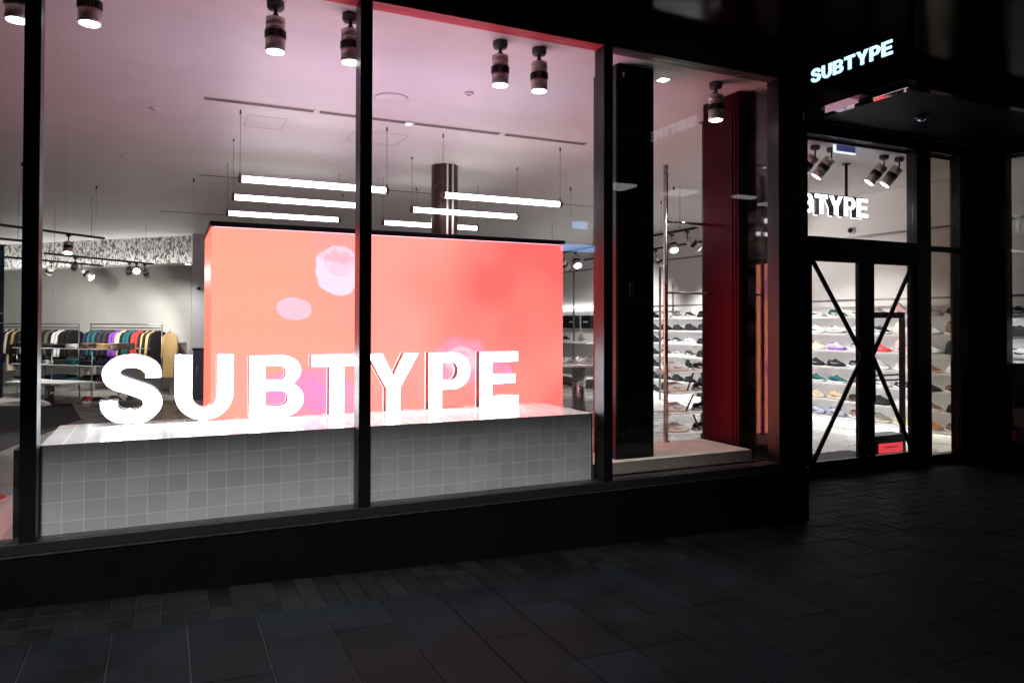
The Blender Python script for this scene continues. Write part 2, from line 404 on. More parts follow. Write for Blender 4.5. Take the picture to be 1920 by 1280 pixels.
# ------------------------------------------------------------------ mesh helpers
class MB:
    def __init__(self):
        self.bm = bmesh.new()

    def box(self, x0, x1, y0, y1, z0, z1, bev=0.0, rot=0.0, about=None):
        t = bmesh.new()
        bmesh.ops.create_cube(t, size=1)
        for v in t.verts:
            v.co = Vector(((x0 + x1) / 2 + v.co.x * (x1 - x0), (y0 + y1) / 2 + v.co.y * (y1 - y0), (z0 + z1) / 2 + v.co.z * (z1 - z0)))
        if bev:
            bmesh.ops.bevel(t, geom=t.edges[:], offset=bev, segments=2, profile=0.6, affect='EDGES')
        if rot:
            c = Vector(about) if about else Vector((0, 0, 0))
            bmesh.ops.rotate(t, verts=t.verts[:], cent=c, matrix=Matrix.Rotation(rot, 3, 'Z'))
        self._add(t)
        return self

    def _add(self, t):
        me = bpy.data.meshes.new("tmp")
        t.to_mesh(me)
        t.free()
        self.bm.from_mesh(me)
        bpy.data.meshes.remove(me)

    def tube(self, p0, p1, r, seg=12, r1=None, caps=True):
        p0 = Vector(p0); p1 = Vector(p1)
        d = p1 - p0
        t = bmesh.new()
        bmesh.ops.create_cone(t, cap_ends=caps, segments=seg, radius1=r, radius2=r if r1 is None else r1, depth=d.length)
        q = Vector((0, 0, 1)).rotation_difference(d.normalized())
        mtx = Matrix.Translation((p0 + p1) / 2) @ q.to_matrix().to_4x4()
        bmesh.ops.transform(t, matrix=mtx, verts=t.verts[:])
        for f in t.faces:
            if len(f.verts) == 4:
                f.smooth = True
        self._add(t)
        return self

    def path(self, pts, r, seg=8):
        for a, b in zip(pts[:-1], pts[1:]):
            self.tube(a, b, r, seg)
        return self

    def bar(self, p0, p1, w, h, up=(0, 0, 1), bev=0.0):
        """rectangular bar between two points, w across, h along 'up'"""
        p0 = Vector(p0); p1 = Vector(p1)
        d = (p1 - p0)
        z = d.normalized()
        x = z.cross(Vector(up)).normalized()
        y = x.cross(z)
        t = bmesh.new()
        bmesh.ops.create_cube(t, size=1)
        for v in t.verts:
            v.co = (p0 + p1) / 2 + x * (v.co.x * w) + y * (v.co.y * h) + z * (v.co.z * d.length)
        bmesh.ops.recalc_face_normals(t, faces=t.faces[:])
        self._add(t)
        return self

    def lathe(self, prof, c=(0, 0, 0), seg=24, axis=None):
        """prof = [(r, z)...]"""
        t = bmesh.new()
        rings = []
        for r, z in prof:
            rings.append([t.verts.new((r * math.cos(2 * PI * i / seg), r * math.sin(2 * PI * i / seg), z)) for i in range(seg)])
        for a, b in zip(rings[:-1], rings[1:]):
            for i in range(seg):
                f = t.faces.new((a[i], a[(i + 1) % seg], b[(i + 1) % seg], b[i]))
                f.smooth = True
        t.faces.new(list(reversed(rings[0])))
        t.faces.new(rings[-1])
        bmesh.ops.recalc_face_normals(t, faces=t.faces[:])
        mtx = Matrix.Translation(c)
        if axis is not None:
            mtx = mtx @ Vector((0, 0, 1)).rotation_difference(Vector(axis).normalized()).to_matrix().to_4x4()
        bmesh.ops.transform(t, matrix=mtx, verts=t.verts[:])
        self._add(t)
        return self

    def quad(self, pts):
        vs = [self.bm.verts.new(p) for p in pts]
        self.bm.faces.new(vs)
        return self

    def prism(self, pts, z0, z1):
        t = bmesh.new()
        a = [t.verts.new((x, y, z0)) for x, y in pts]
        b = [t.verts.new((x, y, z1)) for x, y in pts]
        t.faces.new(list(reversed(a))); t.faces.new(b)
        n = len(pts)
        for i in range(n):
            t.faces.new((a[i], a[(i + 1) % n], b[(i + 1) % n], b[i]))
        bmesh.ops.recalc_face_normals(t, faces=t.faces[:])
        self._add(t)
        return self


def mk(name, mb, m, parent=None, world=True):
    """link the collected shapes as ONE mesh object; world=True: shapes are in world metres"""
    me = bpy.data.meshes.new(name)
    if parent is not None and world:
        off = parent_world(parent)
        bmesh.ops.translate(mb.bm, vec=-off, verts=mb.bm.verts[:])
    mb.bm.to_mesh(me)
    mb.bm.free()
    me.materials.append(m)
    o = bpy.data.objects.new(name, me)
    COL.objects.link(o)
    if parent is not None:
        o.parent = parent
    return o


def parent_world(p):
    v = Vector((0, 0, 0))
    while p is not None:
        v += p.location
        p = p.parent
    return v


def tag(o, label=None, cat=None, group=None, kind=None):
    if label: o['label'] = label
    if cat: o['category'] = cat
    if group: o['group'] = group
    if kind: o['kind'] = kind
    return o


def thing(name, label, cat, loc=(0, 0, 0), rotz=0.0, group=None):
    o = bpy.data.objects.new(name, None)
    o.empty_display_size = 0.1
    COL.objects.link(o)
    o.location = loc
    o.rotation_euler = (0, 0, rotz)
    return tag(o, label, cat, group)


def struct(name, mb, m):
    o = mk(name, mb, m)
    o['kind'] = 'structure'
    return o


def dup(root, loc, rotz=None, label=None, group=None, mats=None, rot=None):
    r = root.copy()
    COL.objects.link(r)
    r.location = loc
    if rotz is not None: r.rotation_euler = (0, 0, rotz)
    if rot is not None: r.rotation_euler = rot
    if label: r['label'] = label
    if group: r['group'] = group
    for ch in list(root.children):
        c = ch.copy(); COL.objects.link(c); c.parent = r
        base = ch.name.split('.')[0]
        if mats and base in mats and c.type == 'MESH':
            c.material_slots[0].link = 'OBJECT'
            c.material_slots[0].material = mats[base]
        for g in list(ch.children):
            d = g.copy(); COL.objects.link(d); d.parent = c
            gb = g.name.split('.')[0]
            if mats and gb in mats and d.type == 'MESH':
                d.material_slots[0].link = 'OBJECT'
                d.material_slots[0].material = mats[gb]
    return r


def spot(name, parent, loc_world, target, power, size=60, blend=0.6, col=(1, 0.96, 0.9), rad=0.04):
    l = bpy.data.lights.new(name, 'SPOT')
    l.energy = power; l.spot_size = math.radians(size); l.spot_blend = blend; l.color = col
    l.shadow_soft_size = rad
    o = bpy.data.objects.new(name, l)
    COL.objects.link(o)
    d = Vector(target) - Vector(loc_world)
    o.rotation_euler = d.to_track_quat('-Z', 'Y').to_euler()
    o.location = Vector(loc_world)
    if parent is not None:
        o.location = Vector(loc_world) - parent_world(parent)
        o.parent = parent
    return o


ORD = ['first', 'second', 'third', 'fourth', 'fifth', 'sixth', 'seventh', 'eighth', 'ninth', 'tenth', 'eleventh', 'twelfth',
       'thirteenth', 'fourteenth', 'fifteenth', 'sixteenth', 'seventeenth', 'eighteenth', 'nineteenth', 'twentieth',
       'twenty-first', 'twenty-second', 'twenty-third', 'twenty-fourth', 'twenty-fifth', 'twenty-sixth']

# ================================================================== GROUND
GX = [-30, -3, -0.716, 0.477, 2.06, 4.27, 5.0, 9, 12, 40]
GZ = [0.30, 0.26, 0.18, 0.135, 0.075, 0.02, 0.0, -0.03, -0.06, -0.3]


def gz(x):
    for i in range(len(GX) - 1):
        if x <= GX[i + 1]:
            t = (x - GX[i]) / (GX[i + 1] - GX[i])
            return GZ[i] + t * (GZ[i + 1] - GZ[i])
    return GZ[-1]


b = MB()
for i in range(len(GX) - 1):
    x0, x1 = GX[i], GX[i + 1]
    b.quad([(x0, -40, GZ[i] - 0.008), (x1, -40, GZ[i + 1] - 0.008), (x1, 1.3, GZ[i + 1] - 0.008), (x0, 1.3, GZ[i] - 0.008)])
struct("pavement_bed", b, M['joint'])


def paver(b, x0, x1, y0, y1, g=0.0022, dz=0.0):
    x0 += g; x1 -= g; y0 += g; y1 -= g
    c = 0.002
    lo = -0.03
    pts = [(x0, y0), (x1, y0), (x1, y1), (x0, y1)]
    pin = [(x0 + c, y0 + c), (x1 - c, y0 + c), (x1 - c, y1 - c), (x0 + c, y1 - c)]
    B = [b.bm.verts.new((x, y, gz(x) + lo)) for x, y in pts]
    m_ = [b.bm.verts.new((x, y, gz(x) - c + dz)) for x, y in pts]
    T = [b.bm.verts.new((x, y, gz(x) + dz)) for x, y in pin]
    for i in range(4):
        j = (i + 1) % 4
        b.bm.faces.new((B[i], B[j], m_[j], m_[i]))
        b.bm.faces.new((m_[i], m_[j], T[j], T[i]))
    b.bm.faces.new(T)


b = MB()
for k in range(-10, 40):
    x0 = -0.205 + 0.316 * k
    ph = 0.335 if (k // 2) % 2 else 0.0
    y = -0.465
    first = True
    n = 0
    # slab lengths 0.67 with pairs of courses offset by half a slab
    edges = [-0.465]
    yy = -0.465 - (0.335 if ph else 0.67) + (0.0 if ph else 0.0)
    yy = -0.80 if ph else -1.135
    while yy > -5.6:
        edges.append(yy); yy -= 0.67
    for a, c in zip(edges[:-1], edges[1:]):
        paver(b, x0, x0 + 0.316, c, a, 0.0032, rnd.uniform(-0.0008, 0.0008))
struct("pavement_slabs", b, M['slab'])

b = MB()
for k in range(-26, 150):
    x0 = -0.005 + 0.1128 * k
    for j, (ya, yb) in enumerate([(0.0, -0.155), (-0.155, -0.31), (-0.31, -0.465)]):
        w = 0.0
        paver(b, x0, x0 + 0.1128, yb, ya, 0.002, rnd.uniform(-0.0012, 0.0012))
for k in range(0, 38):
    x0 = 4.72 + 0.1128 * k
    for j in range(8):
        paver(b, x0, x0 + 0.1128, 0.155 * j, 0.155 * (j + 1), 0.002, rnd.uniform(-0.0012, 0.0012))
struct("pavement_setts", b, M['cobble'])

# ================================================================== SHOPFRONT
sf = thing("shopfront", "black framed glass shopfront with low black plinth and recessed entrance", "storefront", (0, 0, 0))
P = sf


def part(name, mb, m, parent=P, label=None):
    o = mk(name, mb, m, parent)
    if label: o['label'] = label
    return o


part("plinth", MB().box(-6, 4.70, 0.0, 0.16, -0.25, 0.424, 0.002), M['plinth'])
part("plinth_trim", MB().box(-6, 4.70, -0.006, 0.12, 0.425, 0.436, 0.002), mat("highlight_trim_edge", (0.06, 0.06, 0.065), 0.35, metal=0.6, var=0.5, vscale=14))  # highlight along the sill put into the trim's paler colour
part("sill", MB().box(-6, 4.39, -0.004, 0.13, 0.438, 0.492, 0.003), M['sill'])
part("head_beam", MB().box(-6, 4.70, 0.0, 0.13, 3.541, 3.70, 0.003), M['head'])
for x0, x1 in ((-4.02, -3.93), (-2.33, -2.24), (-0.645, -0.572), (1.052, 1.125), (2.765, 2.838)):
    part("mullion", MB().box(x0, x1, 0.002, 0.127, 0.493, 3.532, 0.004), M['black'])
part("head_lining", MB().box(-6, 2.80, 0.004, 0.126, 3.533, 3.5405), mat("screen_glow_head_lining", (0.55, 0.015, 0.04), 0.5))  # red glow of the screen painted into the lining colour
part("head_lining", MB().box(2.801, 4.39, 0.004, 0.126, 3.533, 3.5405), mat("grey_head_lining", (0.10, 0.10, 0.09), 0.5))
part("corner_post", MB().box(4.39, 4.70, 0.002, 0.13, 0.437, 3.54, 0.004), M['black'])
for i, (x0, x1, lb) in enumerate([(-3.93, -2.33, None), (-2.24, -0.645, "window pane at the far left edge"), (-0.572, 1.052, "large window pane in front of the letters S U B T"),
                              (1.125, 2.765, "large window pane in front of the letters Y P E"), (2.838, 4.39, "window pane in front of the black column")]):
    part("window_pane", MB().box(x0 - 0.002, x1 + 0.002, 0.062, 0.072, 0.494, 3.532), M['glass'], label=lb)
# return of the recess: a narrow pane, a deep black post, a short wing
part("side_pane", MB().box(4.436, 4.446, 0.132, 0.398, 0.494, 3.539), M['glass'])
b = MB().box(4.34, 4.70, 0.40, 0.85, -0.1, 3.539, 0.006)
b.box(4.333, 4.339, 0.47, 0.488, 0.60, 3.5, 0.002)
b.box(4.333, 4.339, 0.43, 0.440, 0.60, 3.5, 0.002)
part("return_post", b, M['satin'])
part("return_wing", MB().box(4.675, 4.698, 0.852, 1.239, -0.1, 3.539, 0.002), M['satin'])
part("return_sill", MB().box(4.392, 4.702, 0.131, 0.399, -0.1, 0.492, 0.003), M['black'])
# door wall at y 1.24
YD = 1.24
b = MB()
b.box(4.70, 8.93, YD, YD + 0.12, 3.572, 3.70, 0.003)
part("entrance_head", b, M['black'])
for x0, x1 in ((4.70, 4.78), (5.93, 6.035), (7.725, 7.965), (8.49, 8.93)):
    part("door_post", MB().box(x0, x1, YD - 0.002, YD + (0.06 if x0 < 4.8 else 0.13), -0.06, 3.571, 0.004), M['black'])
part("door_transom", MB().box(6.036, 7.724, YD, YD + 0.12, 2.306, 2.502), M['black'])
for x0, x1 in ((4.781, 5.929), (7.966, 8.489)):
    part("sidelight_rail", MB().box(x0, x1, YD + 0.01, YD + 0.1, 2.425, 2.485, 0.003), M['black'])
    part("sidelight_sill", MB().box(x0, x1, YD + 0.005, YD + 0.11, -0.06, 0.085, 0.003), M['black'])
    g = M['glass'] if x0 < 5 else M['glass_dark']
    part("sidelight_pane", MB().box(x0, x1, YD + 0.05, YD + 0.06, 0.086, 2.424), g)
    part("sidelight_pane", MB().box(x0, x1, YD + 0.05, YD + 0.06, 2.486, 3.571), g)
part("transom_pane", MB().box(6.036, 7.724, YD + 0.05, YD + 0.06, 2.503, 3.571), M['glass'])
# right hand return of the recess
part("right_return_plinth", MB().box(8.93, 9.03, -3.0, 0.983, -0.3, 0.228, 0.003), M['black'])
part("right_return_post", MB().box(8.932, 9.05, 0.985, 1.37, -0.1, 3.70, 0.003), M['black'])
part("right_return_head", MB().box(8.93, 9.03, -3.0, 0.984, 3.572, 3.70, 0.003), M['black'])
part("right_return_pane", MB().box(8.97, 8.98, -3.0, 0.984, 0.229, 3.571), M['glass'])
# soffits and fascia above the pavement
b = MB()
x = -6.0
edges = [-6.0, -4.35, -2.7, -1.08, 0.55, 1.62, 2.70, 4.39, 5.05]
for a, c in zip(edges[:-1], edges[1:]):
    b.box(a + 0.002, c - 0.002, -2.2, -0.001, 3.700, 3.73, 0.002)
part("awning_soffit", b, M['gloss_black'])
b = MB()
for a, c in ((4.702, 5.88), (5.884, 7.40), (7.404, 8.93)):
    b.box(a, c, 0.10, 1.238, 3.702, 3.74, 0.002)
part("recess_soffit", b, M['navy'])
part("recess_fascia", MB().box(5.054, 9.6, 0.02, 0.099, 3.70, 3.86, 0.002), M['gloss_black'])
part("upper_soffit", MB().box(5.06, 12.0, -2.2, 0.018, 3.86, 3.9, 0.002), M['gloss_black'])
part("upper_fascia", MB().box(-6, 12.0, -2.26, -2.202, 3.69, 5.5, 0.002), M['black'])
part("upper_wall", MB().box(-6.5, 12.0, 0.14, 0.3, 3.76, 6.0), M['plinth'])
part("right_pier", MB().box(9.05, 12, -3.0, -2.6, -0.3, 3.8), M['plinth'])


# doors
def door(name, label, x0, x1, hinge_left):
    d = thing(name, label, "door", (x0, YD + 0.02, 0), group="pair of entrance doors")
    w = x1 - x0
    b = MB()
    st = 0.075
    inner = 0.115
    lw, rw = (st, inner) if hinge_left else (inner, st)
    b.box(x0, x0 + lw, YD + 0.02, YD + 0.07, 0.03, 2.305, 0.003)
    b.box(x1 - rw, x1, YD + 0.02, YD + 0.07, 0.03, 2.305, 0.003)
    b.box(x0 + lw, x1 - rw, YD + 0.02, YD + 0.07, 2.245, 2.305, 0.003)
    b.box(x0 + lw, x1 - rw, YD + 0.02, YD + 0.07, 0.03, 0.145, 0.003)
    mk("door_frame", b, M['black'], d)
    mk("glass_panel", MB().box(x0 + lw, x1 - rw, YD + 0.04, YD + 0.05, 0.145, 2.245), M['glass'], d)
    b = MB()
    zc = 1.24
    if hinge_left:
        a0, a1 = x0 + 0.04, x1 - 0.07
    else:
        a0, a1 = x1 - 0.04, x0 + 0.07
    b.bar((a0, YD + 0.012, 2.29), (a1, YD + 0.012, zc), 0.016, 0.05, up=(1 if hinge_left else -1, 0, 0.6))
    mk("brace", b, M['black'], d)
    b = MB()
    b.bar((a0, YD + 0.012, 0.10), (a1, YD + 0.012, zc), 0.016, 0.05, up=(1 if hinge_left else -1, 0, -0.6))
    mk("brace", b, M['black'], d)
    b = MB()
    hx = x1 - 0.05 if hinge_left else x0 + 0.05
    b.tube((hx, YD - 0.03, 0.75), (hx, YD - 0.03, 1.15), 0.011, 10)
    b.tube((hx, YD - 0.03, 0.80), (hx, YD + 0.02, 0.80), 0.008, 8)
    b.tube((hx, YD - 0.03, 1.10), (hx, YD + 0.02, 1.10), 0.008, 8)
    mk("handle", b, M['black'], d)
    return d


door("glass_door", "left leaf of the glass entrance doors, beside the black corner post", 6.04, 6.925, True)
door("glass_door", "right leaf of the glass entrance doors, beside the narrow dim sidelight", 6.935, 7.72, False)


# ------------------------------------------------------------------ letters
def arc(cx, cy, rx, ry, a0, a1, n=14):
    return [(cx + rx * math.cos(math.radians(a0 + (a1 - a0) * i / n)), cy + ry * math.sin(math.radians(a0 + (a1 - a0) * i / n))) for i in range(n + 1)]


def glyph(ch):
    st, ba = 0.255, 0.195
    if ch == 'E':
        w = 0.79
        return w, [[(0, 0), (w, 0), (w, ba), (st, ba), (st, 0.405), (0.72, 0.405), (0.72, 0.59), (st, 0.59), (st, 1 - ba), (0.775, 1 - ba), (0.775, 1), (0, 1)]]
    if ch == 'T':
        w = 0.855
        return w, [[(w / 2 - st / 2, 0), (w / 2 + st / 2, 0), (w / 2 + st / 2, 1 - 0.21), (w, 1 - 0.21), (w, 1), (0, 1), (0, 1 - 0.21), (w / 2 - st / 2, 1 - 0.21)]]
    if ch == 'Y':
        w = 0.925
        c = w / 2
        return w, [[(c - st / 2, 0), (c + st / 2, 0), (c + st / 2, 0.40), (w, 1), (w - 0.275, 1), (c, 0.615), (0.275, 1), (0, 1), (c - st / 2, 0.40)]]
    if ch == 'P':
        w = 0.80
        o = [(0, 0), (st, 0), (st, 0.335), (0.47, 0.335)] + arc(0.47, 0.6675, 0.33, 0.3325, -90, 90, 20)[1:] + [(0, 1)]
        h = [(st, 0.515), (0.445, 0.515)] + arc(0.445, 0.665, 0.11, 0.15, -90, 90, 12)[1:] + [(st, 0.815)]
        return w, [o, h]
    if ch == 'B':
        w = 0.855
        o = [(0, 0), (0.51, 0)] + arc(0.525, 0.285, 0.33, 0.285, -88, 58, 16) + arc(0.50, 0.745, 0.31, 0.255, -38, 88, 14) + [(0.48, 1), (0, 1)]
        h1 = [(st, 0.185), (0.49, 0.185)] + arc(0.49, 0.30, 0.105, 0.115, -90, 90, 10)[1:] + [(st, 0.415)]
        h2 = [(st, 0.60), (0.47, 0.60)] + arc(0.47, 0.71, 0.095, 0.11, -90, 90, 10)[1:] + [(st, 0.82)]
        return w, [o, h1, h2]
    if ch == 'U':
        w = 0.855
        o = [(0, 1)] + arc(w / 2, 0.40, w / 2, 0.42, 180, 360, 24) + [(w, 1), (w - st, 1)] + arc(w / 2, 0.39, w / 2 - st, 0.21, 0, -180, 18) + [(st, 1)]
        return w, [o]
    if ch == 'S':
        cp = [(0.715, 0.655), (0.695, 0.79), (0.575, 0.885), (0.415, 0.915), (0.245, 0.88), (0.145, 0.755), (0.20, 0.62), (0.42, 0.525),
              (0.645, 0.42), (0.715, 0.275), (0.61, 0.125), (0.42, 0.085), (0.235, 0.115), (0.135, 0.215), (0.118, 0.335)]
        th = [0.235, 0.235, 0.215, 0.20, 0.215, 0.245, 0.25, 0.235, 0.25, 0.26, 0.225, 0.205, 0.215, 0.235, 0.24]
        pts, ths = [], []
        n = len(cp)
        for i in range(n - 1):
            p0 = cp[max(0, i - 1)]; p1 = cp[i]; p2 = cp[i + 1]; p3 = cp[min(n - 1, i + 2)]
            for k in range(5):
                t = k / 5
                q = [0.5 * (2 * p1[a] + (p2[a] - p0[a]) * t + (2 * p0[a] - 5 * p1[a] + 4 * p2[a] - p3[a]) * t * t + (-p0[a] + 3 * p1[a] - 3 * p2[a] + p3[a]) * t ** 3) for a in (0, 1)]
                pts.append(q); ths.append(th[i] + (th[i + 1] - th[i]) * t)
        pts.append(list(cp[-1])); ths.append(th[-1])
        L, R = [], []
        for i, p in enumerate(pts):
            a = pts[max(0, i - 1)]; c = pts[min(len(pts) - 1, i + 1)]
            d = Vector((c[0] - a[0], c[1] - a[1])).normalized()
            if i == 0 or i == len(pts) - 1:
                d = Vector((0, 1 if i == 0 else 1)).normalized()
            nn = Vector((-d.y, d.x)) * ths[i] / 2
            L.append((p[0] + nn.x, p[1] + nn.y)); R.append((p[0] - nn.x, p[1] - nn.y))
        if (Vector(L[0]) - Vector(L[1])).length > (Vector(L[0]) - Vector(R[1])).length:
            L[0], R[0] = R[0], L[0]
        if (Vector(L[-1]) - Vector(L[-2])).length > (Vector(L[-1]) - Vector(R[-2])).length:
            L[-1], R[-1] = R[-1], L[-1]
        return 0.84, [L + list(reversed(R))]


def letter_mesh(name, ch, h, depth, wscale=1.0, inset=0.0):
    """letter lying in the local XZ plane, baseline at z 0, extruded along y from 0 (front) to depth"""
    w, outl = glyph(ch)
    cu = bpy.data.curves.new(name, 'CURVE')
    cu.dimensions = '2D'; cu.fill_mode = 'BOTH'
    cu.extrude = depth / 2
    cu.offset = -inset
    for o in outl:
        sp = cu.splines.new('POLY')
        sp.points.add(len(o) - 1)
        for i, (x, y) in enumerate(o):
            sp.points[i].co = (x * h * wscale, y * h, 0, 1)
        sp.use_cyclic_u = True
    ob = bpy.data.objects.new(name, cu)
    me = bpy.data.meshes.new_from_object(ob)
    bpy.data.objects.remove(ob); bpy.data.curves.remove(cu)
    for v in me.vertices:
        x, y, z = v.co
        v.co = (x, -z + depth / 2, y)
    me.flip_normals()
    me.name = name
    return me, w * h * wscale


def add_mesh(name, me, m, parent, loc=(0, 0, 0), rot=None):
    me.materials.clear()
    me.materials.append(m)
    o = bpy.data.objects.new(name, me)
    COL.objects.link(o)
    o.parent = parent
    o.location = loc
    if rot: o.rotation_euler = rot
    return o


WORD = "SUBTYPE"
PT = 0.957      # podium top
pos = dict(S=-0.352, U=0.062, B=0.509, T=0.909, Y=1.296, P=1.753, E=2.157)
wid = dict(S=0.347, U=0.355, B=0.356, T=0.353, Y=0.384, P=0.330, E=0.328)
desc = dict(S="glowing white letter S standing at the left end of the tiled podium",
            U="glowing white letter U between the letters S and B on the podium",
            B="glowing white letter B between the letters U and T on the podium",
            T="glowing white letter T on the podium, half behind the window mullion",
            Y="glowing white letter Y on the podium, between T and P",
            P="glowing white letter P on the podium, next to last before E",
            E="glowing white letter E standing at the right end of the tiled podium")
for ch in WORD:
    H = 0.415
    gw = glyph(ch)[0] * H
    ws = wid[ch] / gw
    t = thing("illuminated_letter", desc[ch], "letter", (pos[ch], 0.78, PT + 0.001), group="big letters standing on the podium")
    me, w = letter_mesh("letter_body", ch, H, 0.07, ws)
    add_mesh("letter_body", me, M['letter_side'], t, (0, 0.006, 0.012 if ch in 'SU' else 0))
    me, w = letter_mesh("lit_back_rim", ch, H, 0.010, ws)
    add_mesh("lit_back_rim", me, M['letter_rim'], t, (0, 0.077, 0.012 if ch in 'SU' else 0))
    me, w = letter_mesh("lit_face", ch, H, 0.006, ws, 0.004)
    add_mesh("lit_face", me, M['letter'], t, (0, 0, 0.012 if ch in 'SU' else 0))

# ------------------------------------------------------------------ podium
t = thing("tiled_podium", "long podium of square grey glazed tiles behind the window, under the letters", "podium", (-0.573, 0.12, 0))
o = mk("tiled_body", MB().box(-0.573, 2.735, 0.12, 0.93, 0.0, PT, 0.0025), M['tile'], t)
mk("end_panel", MB().box(2.7355, 2.745, 0.118, 0.93, 0.0, PT - 0.004), M['black'], t)
mk("end_panel", MB().box(-0.69, -0.66, 0.14, 0.5, 0.0, PT - 0.02), M['black'], t)

# ------------------------------------------------------------------ LED screen
t = thing("led_screen", "huge coral pink video screen with pale drifting blobs behind the letters", "screen", (0.28, 0.97, 0))
mk("cabinet", MB().box(0.30, 2.96, 0.99, 1.83, 0.05, 2.235, 0.003), M['darkgrey'], t)
for nm, (x0, x1, y0, y1), mm in (("front_display", (0.285, 2.978, 0.972, 0.988), 'screen'), ("left_display", (0.282, 0.298, 0.989, 1.849), 'screen_left'),
                                 ("right_display", (2.962, 2.978, 0.989, 1.849), 'screen_right'), ("rear_fill_panel", (0.285, 2.978, 1.850, 1.866), 'rear_fill')):
    sd = mk(nm, MB().box(x0, x1, y0, y1, 0.3, 2.232), M[mm], t)
    for v in sd.data.vertices: v.co -= Vector((0, 0, 1.55))
    sd.location = (0, 0, 1.55)
b = MB().box(0.270, 2.992, 0.955, 0.985, 2.236, 2.270, 0.003)
b.box(0.270, 2.992, 1.85, 1.88, 2.236, 2.270, 0.003)
b.box(0.270, 0.30, 0.985, 1.85, 2.236, 2.270, 0.003); b.box(2.962, 2.992, 0.985, 1.85, 2.236, 2.270, 0.003)
mk("top_trim", b, M['black'], t)
mk("top_fill_panel", MB().box(0.301, 2.961, 0.986, 1.849, 2.237, 2.258), M['ceiling_fill'], t)  # lit panel added on the unseen top to wash the ceiling pink

# ------------------------------------------------------------------ room shell
b = MB().box(-9, 4.699, 0.161, 24, -0.06, 0.0)
b.box(4.6995, 12, 1.371, 24, -0.06, 0.0)
b.box(9.06, 12, -3, 1.370, -0.06, 0.0)
struct("shop_floor", b, M['floor'])
part("threshold", MB().box(4.702, 8.93, YD, 1.3705, -0.1, 0.028, 0.003), M['black'])
b = MB().box(-9, 4.70, 0.131, 24, 3.542, 3.70)
b.box(4.702, 12, 1.365, 24, 3.542, 3.70)
b.box(9.05, 12, -3, 1.36, 3.542, 3.70)
struct("shop_ceiling", b, M['ceiling'])
struct("right_wall", MB().box(9.60, 9.8, -3, 24, 0, 3.54), M['white'])
struct("rear_wall", MB().box(0.9, 9.6, 15.2, 15.4, 0, 3.54), M['offwhite'])
struct("left_wall", MB().box(-8.8, -8.6, 0.3, 24, 0, 3.54), M['offwhite'])
# slanted wall at the back left, lower part plain, upper band of sequins
U = Vector((-0.695, 0.719, 0)); Nn = Vector((-0.719, -0.695, 0)) * 1.0
P0 = Vector((0.55, 13.8, 0))
ANG = math.atan2(U.y, U.x)


def sl(s, n, z=0.0):
    """point s metres along the slanted wall (leftwards), n metres out into the room"""
    return P0 + U * s + Nn * n + Vector((0, 0, z))


def slbox(b, s0, s1, n0, n1, z0, z1, bev=0.0):
    t = bmesh.new()
    bmesh.ops.create_cube(t, size=1)
    for v in t.verts:
        v.co = sl((s0 + s1) / 2 + v.co.x * (s1 - s0), (n0 + n1) / 2 + v.co.y * (n1 - n0), (z0 + z1) / 2 + v.co.z * (z1 - z0))
    bmesh.ops.recalc_face_normals(t, faces=t.faces[:])
    if bev:
        bmesh.ops.bevel(t, geom=t.edges[:], offset=bev, segments=2, affect='EDGES')
    b._add(t)
    return b


b = MB(); slbox(b, 0, 11, -0.25, 0, 0, 2.88)
struct("slanted_wall", b, M['offwhite'])
b = MB(); slbox(b, -0.02, 11, -0.30, -0.06, 2.881, 3.541)
tag(mk("sequin_frieze", b, M['sequin']), "band of shimmering mottled sequins along top of back left wall", "wall frieze")
for s in (2.62, 4.27):
    b = MB(); slbox(b, s, s + 0.02, 0.0, 0.006, 0.0, 2.87)
    tag(mk("wall_joint_strip", b, M['grey']), "thin vertical joint strip on the grey back wall " + ("between the two clothes racks" if s < 3 else "behind the left clothes rack"), "trim")
b = MB(); slbox(b, 0.0, 11, 0.003, 0.20, 2.845, 2.862, 0.002); slbox(b, 0.0, 11, 0.188, 0.20, 2.863, 2.895)
tag(mk("cove_ledge", b, M['white']), "thin white ledge hiding the cove light under the sequins", "ledge")
b = MB(); slbox(b, 0, 10.5, 0.03, 0.16, 2.864, 2.872)
tag(mk("cove_light", b, M['cove']), "lit cove strip running under the sequin band", "cove light")
t = thing("wall_pillar", "pale grey square pillar at the right end of the slanted wall", "pillar", (0.80, 13.75, 0))
mk("shaft", MB().box(0.56, 0.98, 13.55, 14.0, 0, 3.54, 0.004), M['grey'], t)
mk("skirting", MB().box(0.55, 0.99, 13.54, 14.01, 0, 0.1, 0.002), M['darkgrey'], t)

# ------------------------------------------------------------------ ceiling bits near the glass
for k, (x0, x1) in enumerate(((0.30, 1.232), (1.29, 3.112), (3.18, 4.143))):
    t = thing("slot_diffuser", ["short twin slot air diffuser left of the mullion", "longest twin slot air diffuser in the middle of the ceiling line", "twin slot air diffuser at the right end of the ceiling line"][k],
              "air vent", (x0, 2.56, 3.54), group="slot air vents in one ceiling line")
    mk("vent_frame", MB().box(x0 - 0.012, x1 + 0.012, 2.515, 2.605, 3.536, 3.541), M['white'], t)
    mk("slot", MB().box(x0, x1, 2.527, 2.548, 3.532, 3.5355), M['cable'], t)
    mk("slot", MB().box(x0, x1, 2.570, 2.591, 3.532, 3.5355), M['cable'], t)
t = thing("emergency_light", "small lit square emergency light set in the long slot vent", "light", (2.147, 2.56, 3.53))
mk("housing", MB().box(2.10, 2.19, 2.51, 2.61, 3.522, 3.5315, 0.002), M['white'], t)
mk("lens", MB().box(2.125, 2.165, 2.53, 2.59, 3.517, 3.5215), M['lens_dim'], t)
t = thing("ceiling_speaker", "round flat ceiling speaker right of the middle mullion", "speaker", (1.771, 1.863, 3.54))
